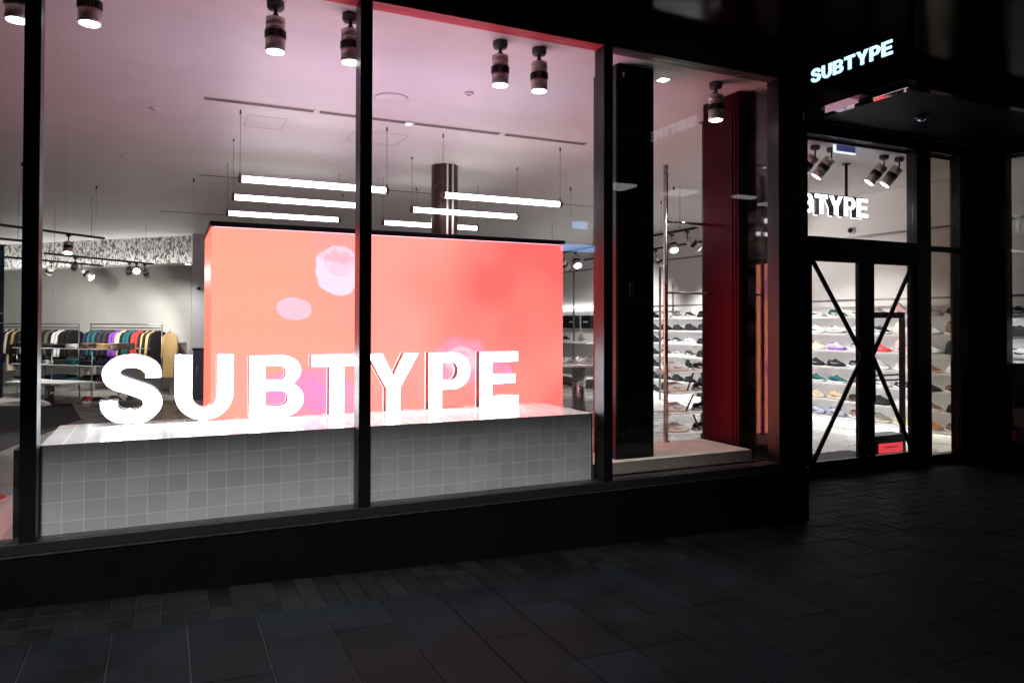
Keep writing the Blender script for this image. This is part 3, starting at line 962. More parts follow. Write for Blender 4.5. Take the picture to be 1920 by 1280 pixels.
mk("grille", MB().lathe([(0.138, 3.541), (0.138, 3.534), (0.13, 3.530), (0.01, 3.530)], (1.771, 1.863, 0), 40), M['ceiling'], t)
mk("rim", MB().lathe([(0.145, 3.541), (0.145, 3.536), (0.139, 3.5355)], (1.771, 1.863, 0), 40), M['grey'], t)
for k, (x, y, lb) in enumerate(((2.327, 1.445, "small white ceiling sensor disc right of the round speaker"), (-0.10, 3.1, "small ceiling sensor far left near the left mullion"),
                           (2.02, 3.9, "small ceiling sensor disc above the second row of tubes"), (-0.45, 5.4, "tiny ceiling sensor left of the tube lights"))):
    t = thing("ceiling_sensor", lb, "sensor", (x, y, 3.54), group="small round ceiling sensors")
    mk("base", MB().lathe([(0.042, 3.541), (0.042, 3.530), (0.036, 3.524)], (x, y, 0), 24), M['white'], t)
    mk("dome", MB().lathe([(0.020, 3.524), (0.016, 3.515), (0.005, 3.512)], (x, y, 0), 16), M['grey'], t)
for k, (x0, x1, y0, y1) in enumerate(((0.70, 1.06, 2.95, 3.40), (1.75, 2.30, 3.05, 3.55))):
    b = MB()
    for q in ((x0, x1, y0, y0 + 0.005), (x0, x1, y1 - 0.005, y1)): b.box(q[0], q[1], q[2], q[3], 3.5395, 3.5412)
    for q in ((x0, x0 + 0.005), (x1 - 0.005, x1)): b.box(q[0], q[1], y0 + 0.005, y1 - 0.005, 3.5395, 3.5412)
    tag(mk("access_panel", b, M['groove']), ["square ceiling access hatch just left of the middle mullion", "square ceiling access hatch just right of the middle mullion", "square ceiling access hatch furthest left, near a cable"][k], "hatch", "ceiling access hatches")
t = thing("downlight", "small bright square downlight in the ceiling right of the black column", "light", (3.593, 0.437, 3.54))
mk("frame", MB().box(3.55, 3.64, 0.39, 0.485, 3.536, 3.5415, 0.002), M['white'], t)
mk("lamp_face", MB().box(3.562, 3.628, 0.402, 0.473, 3.531, 3.5355), M['lens'], t)


# ------------------------------------------------------------------ window spotlights
def window_spot(loc):
    """hanging cylindrical spotlight; origin on the ceiling"""
    t = thing("ceiling_spotlight", "x", "spotlight", (0, 0, 0), group="cylinder spotlights along the window")
    mk("canopy", MB().lathe([(0.052, 0.0), (0.052, -0.030), (0.044, -0.045), (0.012, -0.048)], (0, 0, 0), 28), M['darkgrey'], t, False)
    b = MB().tube((0, 0, -0.045), (0, 0, -0.075), 0.011, 12)
    b.lathe([(0.006, -0.088), (0.016, -0.082), (0.018, -0.076), (0.014, -0.068)], (0, 0, 0), 16)
    b.box(0.012, 0.026, -0.01, 0.01, -0.135, -0.075, 0.002)
    mk("knuckle", b, M['darkgrey'], t, False)
    h = mk("housing", MB().lathe([(0.050, -0.098), (0.058, -0.101), (0.058, -0.145), (0.0555, -0.146), (0.0555, -0.151), (0.058, -0.152), (0.058, -0.176), (0.055, -0.177),
                              (0.055, -0.222), (0.0585, -0.223), (0.0585, -0.300), (0.054, -0.302)], (0, 0, 0), 36), M['spot_steel'], t, False)
    b = MB()
    for i in range(26):
        a = 2 * PI * i / 26
        c, s_ = math.cos(a), math.sin(a)
        b.bar((0.0585 * c, 0.0585 * s_, -0.179), (0.0585 * c, 0.0585 * s_, -0.220), 0.009, 0.010, up=(c, s_, 0))
    mk("cooling_fins", b, M['black'], t, False)
    mk("lens", MB().lathe([(0.0535, -0.3022), (0.051, -0.306), (0.02, -0.307)], (0, 0, 0), 32), M['lens'], t, False)
    return t


W0 = window_spot(None)
labs = ["cylinder spotlight cut by the left mullion at the top left corner", "cylinder spotlight above the letter S at the top of the window", "cylinder spotlight left of the middle mullion, above the screen",
        "cylinder spotlight partly hidden by the middle mullion", "left one of the close pair of cylinder spotlights above the screen", "right one of the close pair of cylinder spotlights above the screen",
        "pinkish cylinder spotlight near the corner of the right window"]
spots = [(-0.74, 0.42), (-0.386, 0.30), (0.599, 0.297), (1.053, 0.283), (2.095, 0.283), (2.398, 0.281), (4.035, 0.327)]
for k, (x, y) in enumerate(spots):
    t = W0 if k == 0 else dup(W0, (0, 0, 0))
    t.location = (x, y, 3.54)
    t.rotation_euler = (0, 0, 0.35 * k)
    t['label'] = labs[k]
for k, (x, y) in enumerate(spots):
    l = bpy.data.lights.new("spot_beam", 'SPOT')
    l.energy = 120; l.spot_size = math.radians(75); l.spot_blend = 0.8; l.color = (1, 0.95, 0.88); l.shadow_soft_size = 0.05
    o = bpy.data.objects.new("spot_beam", l); COL.objects.link(o)
    o.location = (x, y, 3.20)

# ------------------------------------------------------------------ tube lights
tube_rows = [(2.82, 'front'), (4.0, 'middle'), (5.4, 'rear')]


def tube_light():
    t = thing("tube_light", "x", "tube light", (0, 0, 0), group="tube lights hung in rows above the screen")
    mk("glowing_tube", MB().tube((0.03, 0, 2.905), (1.38, 0, 2.905), 0.030, 20), M['white_led'], t, False)
    for x in (0.0, 1.38):
        c = mk("end_cap", MB().tube((x, 0, 2.905), (x + 0.03, 0, 2.905), 0.036, 18), M['cap'], t, False)
        b = MB().box(x + 0.008, x + 0.022, -0.008, 0.008, 2.935, 2.965, 0.002)
        mk("clip", b, M['cap'], c, False)
        b = MB().tube((x + 0.015, 0, 2.962), (x + 0.015, 0, 3.51), 0.0022, 6)
        b.tube((x + 0.015, 0, 3.50), (x + 0.015, 0, 3.541), 0.010, 10, 0.006)
        mk("cable", b, M['cable'], t, False)
    return t


T0 = tube_light()
k = 0
for (y, rw) in tube_rows:
    for (x, side) in ((0.605 + (y - 2.82) * 0.03, 'left'), (2.58 + (y - 2.82) * 0.03, 'right')):
        t = T0 if k == 0 else dup(T0, (0, 0, 0))
        t.location = (x, y, 0.012 * (y - 2.8))
        t['label'] = "%s tube light of the %s row hanging above the screen" % (side, rw)
        k += 1
for k, (y, x0, x1, lb) in enumerate(((2.82, 0.27, 0.604, "left end of the front tube row"), (2.82, 2.02, 2.575, "between the two front row tubes"), (5.4, -0.05, 0.68, "left end of the rear tube row"),
                                (2.82, 3.995, 4.9, "right end of the front tube row"))):
    tag(mk("power_rod", MB().tube((x0, y, 2.91), (x1, y, 2.91), 0.0035, 8), M['cable']), "thin power rod at the " + lb if 'between' not in lb else "thin power rod " + lb, "rod", "thin rods joining tube lights")

# small loose cable ends on the ceiling
drops = [(0.35, 6.6), (1.3, 6.4), (2.45, 6.9), (3.3, 5.9), (4.6, 6.3), (5.3, 4.9), (4.9, 3.6), (6.6, 4.2), (7.2, 5.3), (-0.9, 7.8), (-1.6, 6.4)]
d0 = None
for k, (x, y) in enumerate(drops):
    if d0 is None:
        d0 = thing("cable_anchor", "x", "cable anchor", (0, 0, 0), group="small dark cable anchors on the ceiling")
        mk("anchor_cup", MB().lathe([(0.012, 0.0), (0.012, -0.03), (0.005, -0.05)], (0, 0, 0), 12), M['cable'], d0, False)
        mk("loose_wire", MB().tube((0, 0, -0.05), (0.004, 0, -0.42), 0.0015, 5), M['cable'], d0, False)
        t = d0
    else:
        t = dup(d0, (0, 0, 0))
    t.location = (x, y, 3.541)
    t['label'] = "small dark cable anchor with a loose wire under the white ceiling"

# ------------------------------------------------------------------ black column, platform, pole display
t = thing("black_column", "broad matte black square column standing on the concrete slab", "column", (3.07, 0.28, 0.575))
mk("shaft", MB().box(3.06, 3.392, 0.28, 0.62, 0.576, 3.54, 0.012), M['plinth'], t)
mk("side_facing", MB().box(3.052, 3.059, 0.29, 0.61, 0.577, 3.53), M['black'], t)
mk("switch_plate", MB().box(3.165, 3.205, 0.274, 0.2795, 1.80, 1.89, 0.002), M['darkgrey'], t)
mk("small_camera", MB().box(3.10, 3.115, 0.268, 0.2795, 3.44, 3.475, 0.002), M['grey'], t)
t = thing("concrete_platform", "low pale concrete slab under the black column in right window", "platform", (2.84, 0.20, 0))
mk("slab", MB().box(2.75, 4.30, 0.21, 0.84, 0.47, 0.575, 0.004), M['concrete'], t)
mk("base", MB().box(2.85, 4.20, 0.30, 0.80, 0.0, 0.469), M['darkgrey'], t)
mk("edge_strip", MB().box(2.85, 4.33, 0.155, 0.20, 0.493, 0.50), M['steel'], t)

t = thing("pole_frame", "upright silver pole with thin crossbars on the concrete slab", "display frame", (3.893, 0.80, 0.576))
mk("pole", MB().tube((3.893, 0.80, 0.576), (3.893, 0.80, 2.95), 0.020, 18), M['steel'], t)
mk("crossbar", MB().tube((3.91, 0.80, 2.462), (4.60, 0.80, 2.462), 0.012, 10), M['mirror'], t)
mk("crossbar", MB().tube((3.91, 0.80, 1.853), (4.60, 0.80, 1.853), 0.010, 10), M['pipe'], t)
mk("foot", MB().lathe([(0.035, 0.576), (0.035, 0.584), (0.022, 0.588)], (3.893, 0.80, 0), 20), M['steel'], t)

# ------------------------------------------------------------------ brown column behind the screen
t = thing("brown_column", "round dark brown column with two white conduits behind the screen", "column", (3.16, 4.32, 0))
mk("shaft", MB().lathe([(0.166, 0), (0.166, 3.50), (0.166, 3.541)], (3.16, 4.32, 0), 40), M['brown'], t)
for x in (3.13, 3.20):
    mk("conduit", MB().tube((x, 4.14, 1.5), (x, 4.14, 3.54), 0.012, 10), M['white'], t)

# ------------------------------------------------------------------ projecting sign
t = thing("projecting_sign", "glossy black projecting sign with small glowing blue-white letters over the pavement", "sign", (4.14, -0.5, 3.7))
mk("sign_panel", MB().box(4.14, 4.205, -1.305, -0.485, 3.105, 3.698, 0.002), M['gloss_black'], t)
mk("polished_edge", MB().box(4.136, 4.210, -1.308, -0.482, 3.05, 3.104, 0.001), M['mirror'], t)
hs = 0.092
tot = sum(glyph(c)[0] * hs for c in WORD) + 6 * 0.010
scale = 0.645 / tot
yy = -0.557
for ch in WORD:
    me, w = letter_mesh("sign_letter", ch, hs, 0.008, scale)
    o = add_mesh("sign_letter", me, M['letter_small'], t, (4.131 - 4.14, yy + 0.5, 3.293 - 3.7), (0, 0, -PI / 2))
    yy -= w + 0.010 * scale

t = thing("soffit_camera", "small round dome fitting under the dark blue entrance soffit", "fixture", (6.95, 0.62, 3.70))
mk("base", MB().lathe([(0.075, 3.701), (0.075, 3.69), (0.06, 3.675)], (6.95, 0.62, 0), 28), M['black'], t)
mk("lens", MB().lathe([(0.045, 3.675), (0.035, 3.655), (0.01, 3.645)], (6.95, 0.62, 0), 24), M['mirror'], t)

# ------------------------------------------------------------------ hanging sign inside the door
t = thing("hanging_sign", "glowing letters sign hung on a black rod behind the doors", "sign", (7.54, 2.0, 3.54))
mk("rod", MB().tube((7.54, 2.04, 3.14), (7.54, 2.04, 3.54), 0.018, 12), M['black'], t)
mk("backing_rail", MB().box(6.24, 7.87, 2.03, 2.05, 3.128, 3.142), M['black'], t)
mk("ceiling_plate", MB().lathe([(0.05, 3.541), (0.05, 3.53)], (7.54, 2.04, 0), 20), M['black'], t)
hs = 0.232
tot = sum(glyph(c)[0] * hs for c in WORD) + 6 * 0.022
scale = 1.60 / tot
xx = 6.265
for ch in WORD:
    me, w = letter_mesh("letter_body", ch, hs, 0.08, scale)
    lb_ = add_mesh("letter_body", me, M['letter_side'], t, (xx - 7.54, 0.0, 2.893 - 3.54))
    me, w = letter_mesh("lit_face", ch, hs, 0.005, scale, 0.002)
    add_mesh("lit_face", me, M['letter_in'], lb_, (0, -0.006, 0))
    me, w2 = letter_mesh("lit_back_edge", ch, hs * 1.0, 0.004, scale)
    add_mesh("lit_back_edge", me, M['letter_in'], lb_, (-0.006, 0.083, -0.006))
    xx += w + 0.022 * scale

t = thing("blue_hanging_panel", "dark blue rectangular panel with white lit edge under the entrance ceiling", "sign", (6.77, 1.5, 3.6))
mk("blue_face", MB().box(6.63, 6.93, 1.40, 1.42, 3.478, 3.541), M['blue_panel'], t)
mk("lit_edge", MB().box(6.612, 6.629, 1.395, 1.425, 3.463, 3.541), M['white_edge'], t)
mk("lit_edge", MB().box(6.63, 6.935, 1.395, 1.425, 3.463, 3.477), M['white_edge'], t)


# tilted spotlights over the door and on tracks
def aimed_spot(name, loc, aim, label, cat, group, power=0, r=0.052, L=0.20, glow=True, drop=0.10, track=False, size=50):
    loc = Vector(loc)
    t = thing(name, label, cat, loc, group=group)
    if track:
        mk("adapter", MB().box(loc.x - 0.03, loc.x + 0.03, loc.y - 0.015, loc.y + 0.015, loc.z - 0.03, loc.z, 0.003), M['black'], t)
    else:
        mk("canopy", MB().lathe([(0.052, 0.0), (0.052, -0.03), (0.04, -0.045)], loc, 24), M['darkgrey'], t)
    d = (Vector(aim) - loc).normalized()
    piv = loc + Vector((0, 0, -drop))
    b = MB().tube(loc + Vector((0, 0, -0.03)), piv, 0.008, 8)
    side = d.cross(Vector((0, 0, 1))).normalized()
    b.tube(piv, piv + d * 0.04 + side * 0.0, 0.009, 8)
    mk("bracket", b, M['black'], t)
    c0 = piv + d * 0.02
    mk("housing", MB().lathe([(r * 0.85, 0), (r, 0.004), (r, L * 0.34), (r * 0.95, L * 0.345), (r * 0.95, L * 0.60), (r, L * 0.605), (r, L), (r * 0.93, L)], c0, 28, d), M['spot_steel'], t)
    mk("cooling_fins", MB().lathe([(r * 1.02, L * 0.36), (r * 1.02, L * 0.585)], c0, 28, d), M['black'], t)
    mk("lens", MB().lathe([(r * 0.92, L + 0.001), (r * 0.8, L + 0.005), (r * 0.3, L + 0.006)], c0, 28, d), M['lens'] if glow else M['darkgrey'], t)
    if power:
        spot("lamp_beam", None, c0 + d * (L + 0.03), aim, power * (8.5 if loc.x > 3 and track else 3.2 if loc.x > 3 else 3.3), size)
    return t


for k, (x, y, z, ax, ay, az, lb) in enumerate([
        (6.46, 1.53, 3.54, 5.5, 2.5, 1.8, "leftmost of the four tilted spotlights behind the entrance transom"),
        (6.71, 1.53, 3.54, 5.8, 2.5, 1.8, "second from left tilted spotlight behind the transom, below the blue panel"),
        (7.56, 1.53, 3.54, 6.6, 2.5, 1.8, "third from left tilted spotlight behind the entrance transom"),
        (7.82, 1.53, 3.54, 6.9, 2.5, 1.8, "rightmost of the four tilted spotlights behind the entrance transom")]):
    aimed_spot("tilted_spotlight", (x, y, z), (ax, ay, az), lb, "spotlight", "tilted spotlights over the doors", power=25, size=80, r=0.062, L=0.24)

# ------------------------------------------------------------------ shoes
def loft_shoe(kind):
    """returns meshes of a sports shoe, toe towards +x, length 0.29, sole on z=0"""
    Ls = 0.29 if kind != 'chunky' else 0.30
    n = 13
    # (t, half width, sole top, upper top)
    if kind == 'high':
        top = [0.135, 0.165, 0.172, 0.170, 0.158, 0.130, 0.108, 0.094, 0.082, 0.070, 0.062, 0.054, 0.036]
    elif kind == 'chunky':
        top = [0.095, 0.118, 0.108, 0.105, 0.122, 0.130, 0.118, 0.104, 0.092, 0.082, 0.074, 0.064, 0.046]
    else:
        top = [0.080, 0.104, 0.088, 0.084, 0.104, 0.118, 0.105, 0.090, 0.078, 0.068, 0.060, 0.052, 0.034]
    hw = [0.026, 0.034, 0.036, 0.035, 0.034, 0.036, 0.040, 0.044, 0.047, 0.048, 0.045, 0.036, 0.018]
    sole_h = 0.040 if kind == 'chunky' else 0.030
    res = {}
    # sole
    t = bmesh.new()
    rings = []
    for i in range(n):
        x = Ls * (i / (n - 1)) - Ls / 2
        w = hw[i] + 0.006
        zt = sole_h * (1.15 if i < 3 else 0.85 if i < 10 else 1.0)
        zb = 0.0 if 1 < i < 10 else (0.006 if i <= 1 else 0.004 * (i - 9))
        wv = 0.004 * math.sin(i * 1.7)
        rings.append([t.verts.new((x, -w, zb)), t.verts.new((x, -w - 0.003 + wv * 0.3, (zb + zt) / 2)), t.verts.new((x, -w + 0.002, zt + wv)), t.verts.new((x, w - 0.002, zt + wv)),
                      t.verts.new((x, w + 0.003 - wv * 0.3, (zb + zt) / 2)), t.verts.new((x, w, zb))])
    for a, c in zip(rings[:-1], rings[1:]):
        for j in range(6):
            f = t.faces.new((a[j], a[(j + 1) % 6], c[(j + 1) % 6], c[j])); f.smooth = True
    t.faces.new(rings[0]); t.faces.new(list(reversed(rings[-1])))
    bmesh.ops.recalc_face_normals(t, faces=t.faces[:])
    b = MB(); b._add(t); res['sole'] = b
    # upper
    t = bmesh.new()
    rings = []
    for i in range(n):
        x = (Ls - 0.014) * (i / (n - 1)) - (Ls - 0.014) / 2
        w = hw[i]; h = top[i]; z0 = sole_h * 0.8
        ring = []
        for j in range(9):
            a = PI * j / 8
            c, s_ = math.cos(a), math.sin(a)
            narrow = 1 - 0.35 * (s_ ** 2) * (1 if i < 9 else 0.5)
            ring.append(t.verts.new((x, -w * c * narrow if abs(c) > 0.01 else 0, z0 + (h - z0) * (abs(s_) ** 0.75))))
        rings.append(ring)
    for a, c in zip(rings[:-1], rings[1:]):
        for j in range(8):
            f = t.faces.new((a[j], a[j + 1], c[j + 1], c[j])); f.smooth = True
    t.faces.new(rings[0]); t.faces.new(list(reversed(rings[-1])))
    bmesh.ops.recalc_face_normals(t, faces=t.faces[:])
    b = MB(); b._add(t); res['upper'] = b
    # collar lining seen as a dark oval + tongue
    zc = 0.157 if kind == 'high' else 0.088 if kind == 'low' else 0.107
    b = MB()
    b.lathe([(0.023, 0), (0.020, 0.010), (0.005, 0.012)], (-0.085, 0, zc), 14)
    for v in b.bm.verts: v.co.x = -0.080 + (v.co.x + 0.085) * 1.7
    res['lining'] = b
    b = MB()
    sx = [0.0, 0.018, 0.036, 0.054]
    for q, x in enumerate(sx):
        zz = {'low': 0.108, 'chunky': 0.122, 'high': 0.118}[kind] - q * 0.0135
        b.box(x - 0.022, x - 0.014, -0.020, 0.020, zz - 0.004, zz + 0.002)
    res['laces'] = b
    # side overlay panels: toe cap, heel counter, swept stripe
    b = MB()
    for sgn in (-1, 1):
        pts = [(-0.075, 0.048), (-0.03, 0.036), (0.02, 0.040), (0.075, 0.058), (0.02, 0.050), (-0.03, 0.052), (-0.062, 0.066)]
        tt = bmesh.new()
        y0 = sgn * 0.040
        a_ = [tt.verts.new((x, sgn * (0.0345 + 0.0055 * max(0, min(1, (x + 0.03) / 0.08))), z)) for x, z in pts]
        c_ = [tt.verts.new((x, sgn * (0.038 + 0.0065 * max(0, min(1, (x + 0.03) / 0.08))), z)) for x, z in pts]
        tt.faces.new(a_); tt.faces.new(list(reversed(c_)))
        for i in range(len(pts)):
            j = (i + 1) % len(pts)
            tt.faces.new((a_[i], c_[i], c_[j], a_[j]))
        bmesh.ops.recalc_face_normals(tt, faces=tt.faces[:])
        b._add(tt)
    res['side_mark'] = b
    # heel counter and toe cap
    b = MB()
    b.lathe([(0.029, 0), (0.030, 0.018), (0.026, 0.042)], (-0.112, 0, sole_h * 0.9), 14)
    res['heel_counter'] = b
    return res


CM = {}


def cmat(c, rough=0.65):
    key = tuple(round(v, 3) for v in c)
    if key not in CM:
        CM[key] = mat("cloth_%02d" % len(CM), c, rough, bump=0.15, bscale=150, spec=0.2)
    return CM[key]


C = dict(white=(0.70, 0.70, 0.69), black=(0.008, 0.008, 0.010), grey=(0.28, 0.28, 0.29), cream=(0.62, 0.55, 0.45), peach=(0.72, 0.47, 0.33), teal=(0.012, 0.10, 0.11),
         navy=(0.012, 0.02, 0.05), red=(0.50, 0.04, 0.04), pink=(0.62, 0.40, 0.42), lilac=(0.50, 0.38, 0.55), lavender=(0.36, 0.38, 0.52), tan=(0.48, 0.36, 0.25), brown=(0.15, 0.085, 0.06),
         yellow=(0.62, 0.50, 0.18), orange=(0.55, 0.17, 0.05), olive=(0.12, 0.13, 0.08), dgrey=(0.03, 0.03, 0.034), green=(0.05, 0.22, 0.12), purple=(0.20, 0.06, 0.40), camel=(0.50, 0.34, 0.15), plum=(0.06, 0.03, 0.06))
PROTO = {}
for kd in ('low', 'high', 'chunky'):
    t = thing("shoe", "x", "shoe", (0, 0, 0))
    r = loft_shoe(kd)
    up = mk("upper", r['upper'], cmat(C['white']), t, False)
    mk("sole", r['sole'], cmat(C['white']), t, False)
    mk("laces", r['laces'], cmat(C['grey']), up, False)
    mk("collar_lining", r['lining'], cmat(C['dgrey']), up, False)
    mk("side_mark", r['side_mark'], cmat(C['grey']), up, False)
    mk("heel_counter", r['heel_counter'], cmat(C['grey']), up, False)
    PROTO[kd] = t
used = set()


def shoe(kind, loc, rz, up, sole, mark, lining, label, group, lace=None, sc=1.0):
    mats = {'upper': cmat(C[up]), 'sole': cmat(C[sole]), 'side_mark': cmat(C[mark]), 'collar_lining': cmat(C[lining]), 'laces': cmat(C[lace or mark]), 'heel_counter': cmat(C[mark])}
    if kind in used:
        t = dup(PROTO[kind], loc, rz, label, group, mats)
    else:
        t = PROTO[kind]; used.add(kind)
        t.location = loc; t.rotation_euler = (0, 0, rz); t['label'] = label; t['group'] = group
        for ch in t.children_recursive:
            ch.material_slots[0].link = 'OBJECT'; ch.material_slots[0].material = mats[ch.name.split('.')[0]]
    t.scale = (sc, sc, sc)
    return t


# shoe wall -------------------------------------------------------------
SZ = [1.690, 1.435, 1.178, 0.922, 0.668, 0.412, 0.157]
t = thing("shoe_wall_shelving", "long white wall shelving full of sports shoes along the right wall", "shelving", (9.45, 0.9, 0))
for z in SZ:
    mk("shelf", MB().box(9.27, 9.585, 0.6, 9.6, z - 0.014, z, 0.002), M['white'], t)
    mk("led_strip", MB().box(9.282, 9.300, 0.6, 9.6, z - 0.022, z - 0.0155), M['led_strip'], t)
    mk("shelf_lip", MB().box(9.268, 9.2695, 0.6, 9.6, z - 0.026, z), M['white'], t)
mk("kick_board", MB().box(9.34, 9.36, 0.6, 9.6, 0.0, 0.142), M['white'], t)
mk("top_cove", MB().box(9.56, 9.582, 10.0, 14.5, 1.955, 1.965), M['led_strip'], t)
for y in (2.33, 5.2, 8.1, 11.64):
    mk("upright", MB().box(9.245, 9.268, y - 0.025, y + 0.025, 0.0, 2.86, 0.002), M['pipe'], t)
mk("rail", MB().bar((9.235, 0.6, 1.93), (9.235, 14.5, 1.93), 0.018, 0.03), M['pipe'], t)
mk("rail", MB().bar((9.235, 0.6, 2.86), (9.235, 14.5, 2.86), 0.018, 0.03), M['pipe'], t)
COLS = [1.10, 1.50, 1.90, 2.28, 2.66, 3.05, 3.43, 3.82, 4.21, 4.60, 4.99, 5.38, 5.77, 6.16, 6.55, 6.94, 7.33, 7.72, 8.11, 8.50, 8.89]
W_, B_ = 'white', 'black'
NEAR = {
    8: [('low', W_, W_, 'navy', 'navy'), ('low', W_, W_, B_, B_), ('low', 'peach', W_, 'cream', B_), ('low', B_, B_, 'grey', 'grey'), ('low', 'teal', W_, B_, 'red'), ('chunky', 'tan', 'cream', 'cream', 'brown'), ('chunky', 'lavender', 'grey', 'navy', 'dgrey')],
    7: [('low', 'teal', W_, W_, 'navy'), ('low', 'cream', 'grey', 'grey', B_), ('low', 'lilac', 'purple', 'pink', B_), ('low', B_, B_, 'grey', 'grey'), ('low', 'teal', W_, 'navy', 'red'), ('chunky', 'tan', 'cream', 'brown', 'cream'), ('chunky', 'lavender', 'grey', 'navy', 'dgrey')],
    6: [('low', W_, W_, 'green', 'grey'), ('low', W_, W_, 'grey', 'grey'), ('low', 'grey', W_, W_, B_), ('low', 'dgrey', W_, 'grey', B_), ('low', 'brown', W_, 'tan', B_), ('low', B_, 'brown', 'brown', B_), ('chunky', 'brown', W_, 'tan', B_)],
    5: [('low', 'grey', W_, 'pink', 'dgrey'), ('low', B_, W_, W_, B_), ('low', 'red', 'red', 'pink', B_), ('chunky', 'grey', W_, W_, 'dgrey'), ('low', W_, W_, 'navy', 'navy'), ('chunky', B_, B_, 'dgrey', B_), ('chunky', 'olive', 'cream', 'cream', 'dgrey')],
    4: [('high', 'pink', W_, B_, 'pink'), ('high', 'cream', 'pink', 'cream', 'pink'), ('high', 'pink', 'pink', B_, 'cream'), ('low', 'pink', W_, 'cream', W_), ('low', B_, W_, W_, W_), ('low', W_, W_, 'grey', 'grey'), ('low', 'yellow', W_, 'cream', W_)],
    3: [('high', W_, W_, B_, 'grey'), ('high', W_, 'grey', 'grey', 'grey'), ('high', W_, 'grey', B_, 'grey'), ('low', 'brown', 'tan', 'cream', 'cream'), ('low', B_, B_, W_, B_), ('low', 'brown', W_, W_, 'cream'), ('low', 'orange', 'grey', 'brown', 'cream')],
    2: [('low', B_, W_, 'dgrey', B_), ('high', 'brown', W_, 'brown', B_), ('high', B_, B_, 'dgrey', B_), ('low', W_, W_, W_, 'grey'), ('low', 'brown', W_, B_, B_), ('low', B_, B_, 'brown', B_), ('low', 'brown', W_, 'tan', B_)]}
FAR = [('low', B_, W_, W_, B_), ('low', B_, B_, 'dgrey', B_), ('low', W_, W_, B_, B_), ('low', W_, W_, 'grey', 'grey'), ('high', B_, W_, 'dgrey', B_), ('chunky', B_, B_, 'dgrey', B_), ('low', W_, W_, W_, 'grey'), ('low', 'dgrey', W_, W_, B_)]
kindname = {'low': 'low running shoe', 'high': 'high-top trainer', 'chunky': 'chunky trainer'}
SH = ['top', 'second', 'third', 'fourth', 'fifth', 'sixth', 'bottom']
nice = {'dgrey': 'charcoal'}
for ci, y in enumerate(COLS):
    for si, z in enumerate(SZ):
        if ci in NEAR:
            kd, up, so, mk_, li = NEAR[ci][si]
        else:
            kd, up, so, mk_, li = FAR[(ci * 3 + si * 5 + (ci * si) % 4) % len(FAR)] if rnd.random() < 0.92 else ('low', 'grey', W_, 'teal', B_)
        if ci < 2 and si > 2:
            continue
        jit = rnd.uniform(-0.012, 0.012)
        lab = "%s %s on the %s shelf, %s shoe back along the wall shelving" % (nice.get(up, up), kindname[kd], SH[si], ORD[ci])
        shoe(kd, (9.42, y + jit, z + 0.001), -PI / 2 + rnd.uniform(-0.06, 0.06), up, so, mk_, li, lab, "shoes on the wall shelving", sc=1.09)

# island display of shelves in front of the shoe wall -------------------
t = thing("shelf_island", "freestanding white shelf unit with black tilted struts beyond the pole", "shelving", (5.9, 3.35, 0))
IZ = [0.955, 0.690, 0.425, 0.160]
for z in IZ:
    mk("shelf", MB().box(5.9, 7.5, 3.35, 3.68, z - 0.018, z, 0.003), M['white'], t)
mk("post", MB().tube((6.6, 3.6, 0.0), (6.6, 3.6, 0.97), 0.012, 10), M['pipe'], t)
for za, zb, dx in ((0.955, 0.71, -0.10), (0.672, 0.445, -0.12), (0.407, 0.18, 0.10)):
    mk("strut", MB().bar((6.30, 3.40, za - 0.018), (6.30 + dx, 3.40, zb), 0.012, 0.02, up=(0, 1, 0)), M['black'], t)
for si, z in enumerate(IZ):
    shoe('chunky', (6.10, 3.48, z + 0.001), -0.15, W_, 'cream', 'grey', 'grey', "big all white chunky trainer on the %s shelf of the island unit" % ['top', 'second', 'third', 'bottom'][si], "shoes on the island shelves", sc=1.08)
    shoe('low', (6.52, 3.50, z + 0.001), -0.10, B_, W_ if si == 0 else 'grey', W_ if si < 2 else 'grey', B_, "black skate shoe beside the white trainer, %s shelf of the island unit" % ['top', 'second', 'third', 'bottom'][si], "shoes on the island shelves", sc=0.98)
    shoe('low', (6.95, 3.50, z + 0.001), -0.10, ['grey', 'black', 'white', 'navy'][si], W_, W_, B_, "%s low shoe third along on the %s shelf of the island unit" % (['grey', 'black', 'white', 'navy'][si], ['top', 'second', 'third', 'bottom'][si]), "shoes on the island shelves")
t = thing("navy_stool", "dark navy upholstered cube stool in front of the shoe wall", "stool", (6.6, 5.6, 0))
mk("seat", MB().box(6.35, 6.90, 5.3, 5.9, 0.42, 0.62, 0.02), cmat(C['navy']), t)
mk("base", MB().box(6.38, 6.87, 5.33, 5.87, 0.0, 0.42, 0.01), M['darkgrey'], t)

# shopping bags on the wall
for k, y in enumerate((11.25, 11.95, 12.45, 12.95)):
    t = thing("shopping_bag", ["black paper bag with white word, rightmost on the wall peg rail", "black paper bag with white word, second from right on the rail",
                               "black paper bag with white word, third from right on the rail", "black paper bag next to the screen edge on the rail"][k], "bag", (9.4, y, 1.45), group="black bags hung on the wall")
    b = MB().box(9.36, 9.48, y - 0.22, y + 0.22, 1.44, 1.76, 0.008)
    mk("bag_body", b, cmat(C['black']), t)
    mk("printed_word", MB().box(9.355, 9.3595, y - 0.10, y + 0.10, 1.585, 1.615), cmat(C['white']), t)
    b = MB(); b.path([(9.42, y - 0.07, 1.76), (9.42, y - 0.05, 1.84), (9.42, y + 0.05, 1.84), (9.42, y + 0.07, 1.76)], 0.005, 6)
    mk("bag_handle", b, cmat(C['grey']), t)
t = thing("wall_counter", "white wall shelf holding shoes below the black bags", "shelf", (9.3, 12, 1.0))
mk("shelf_board", MB().box(9.0, 9.59, 10.6, 14.6, 1.08, 1.11, 0.003), M['white'], t)
mk("shelf_board", MB().box(9.0, 9.59, 10.6, 14.6, 0.60, 0.63, 0.003), M['white'], t)
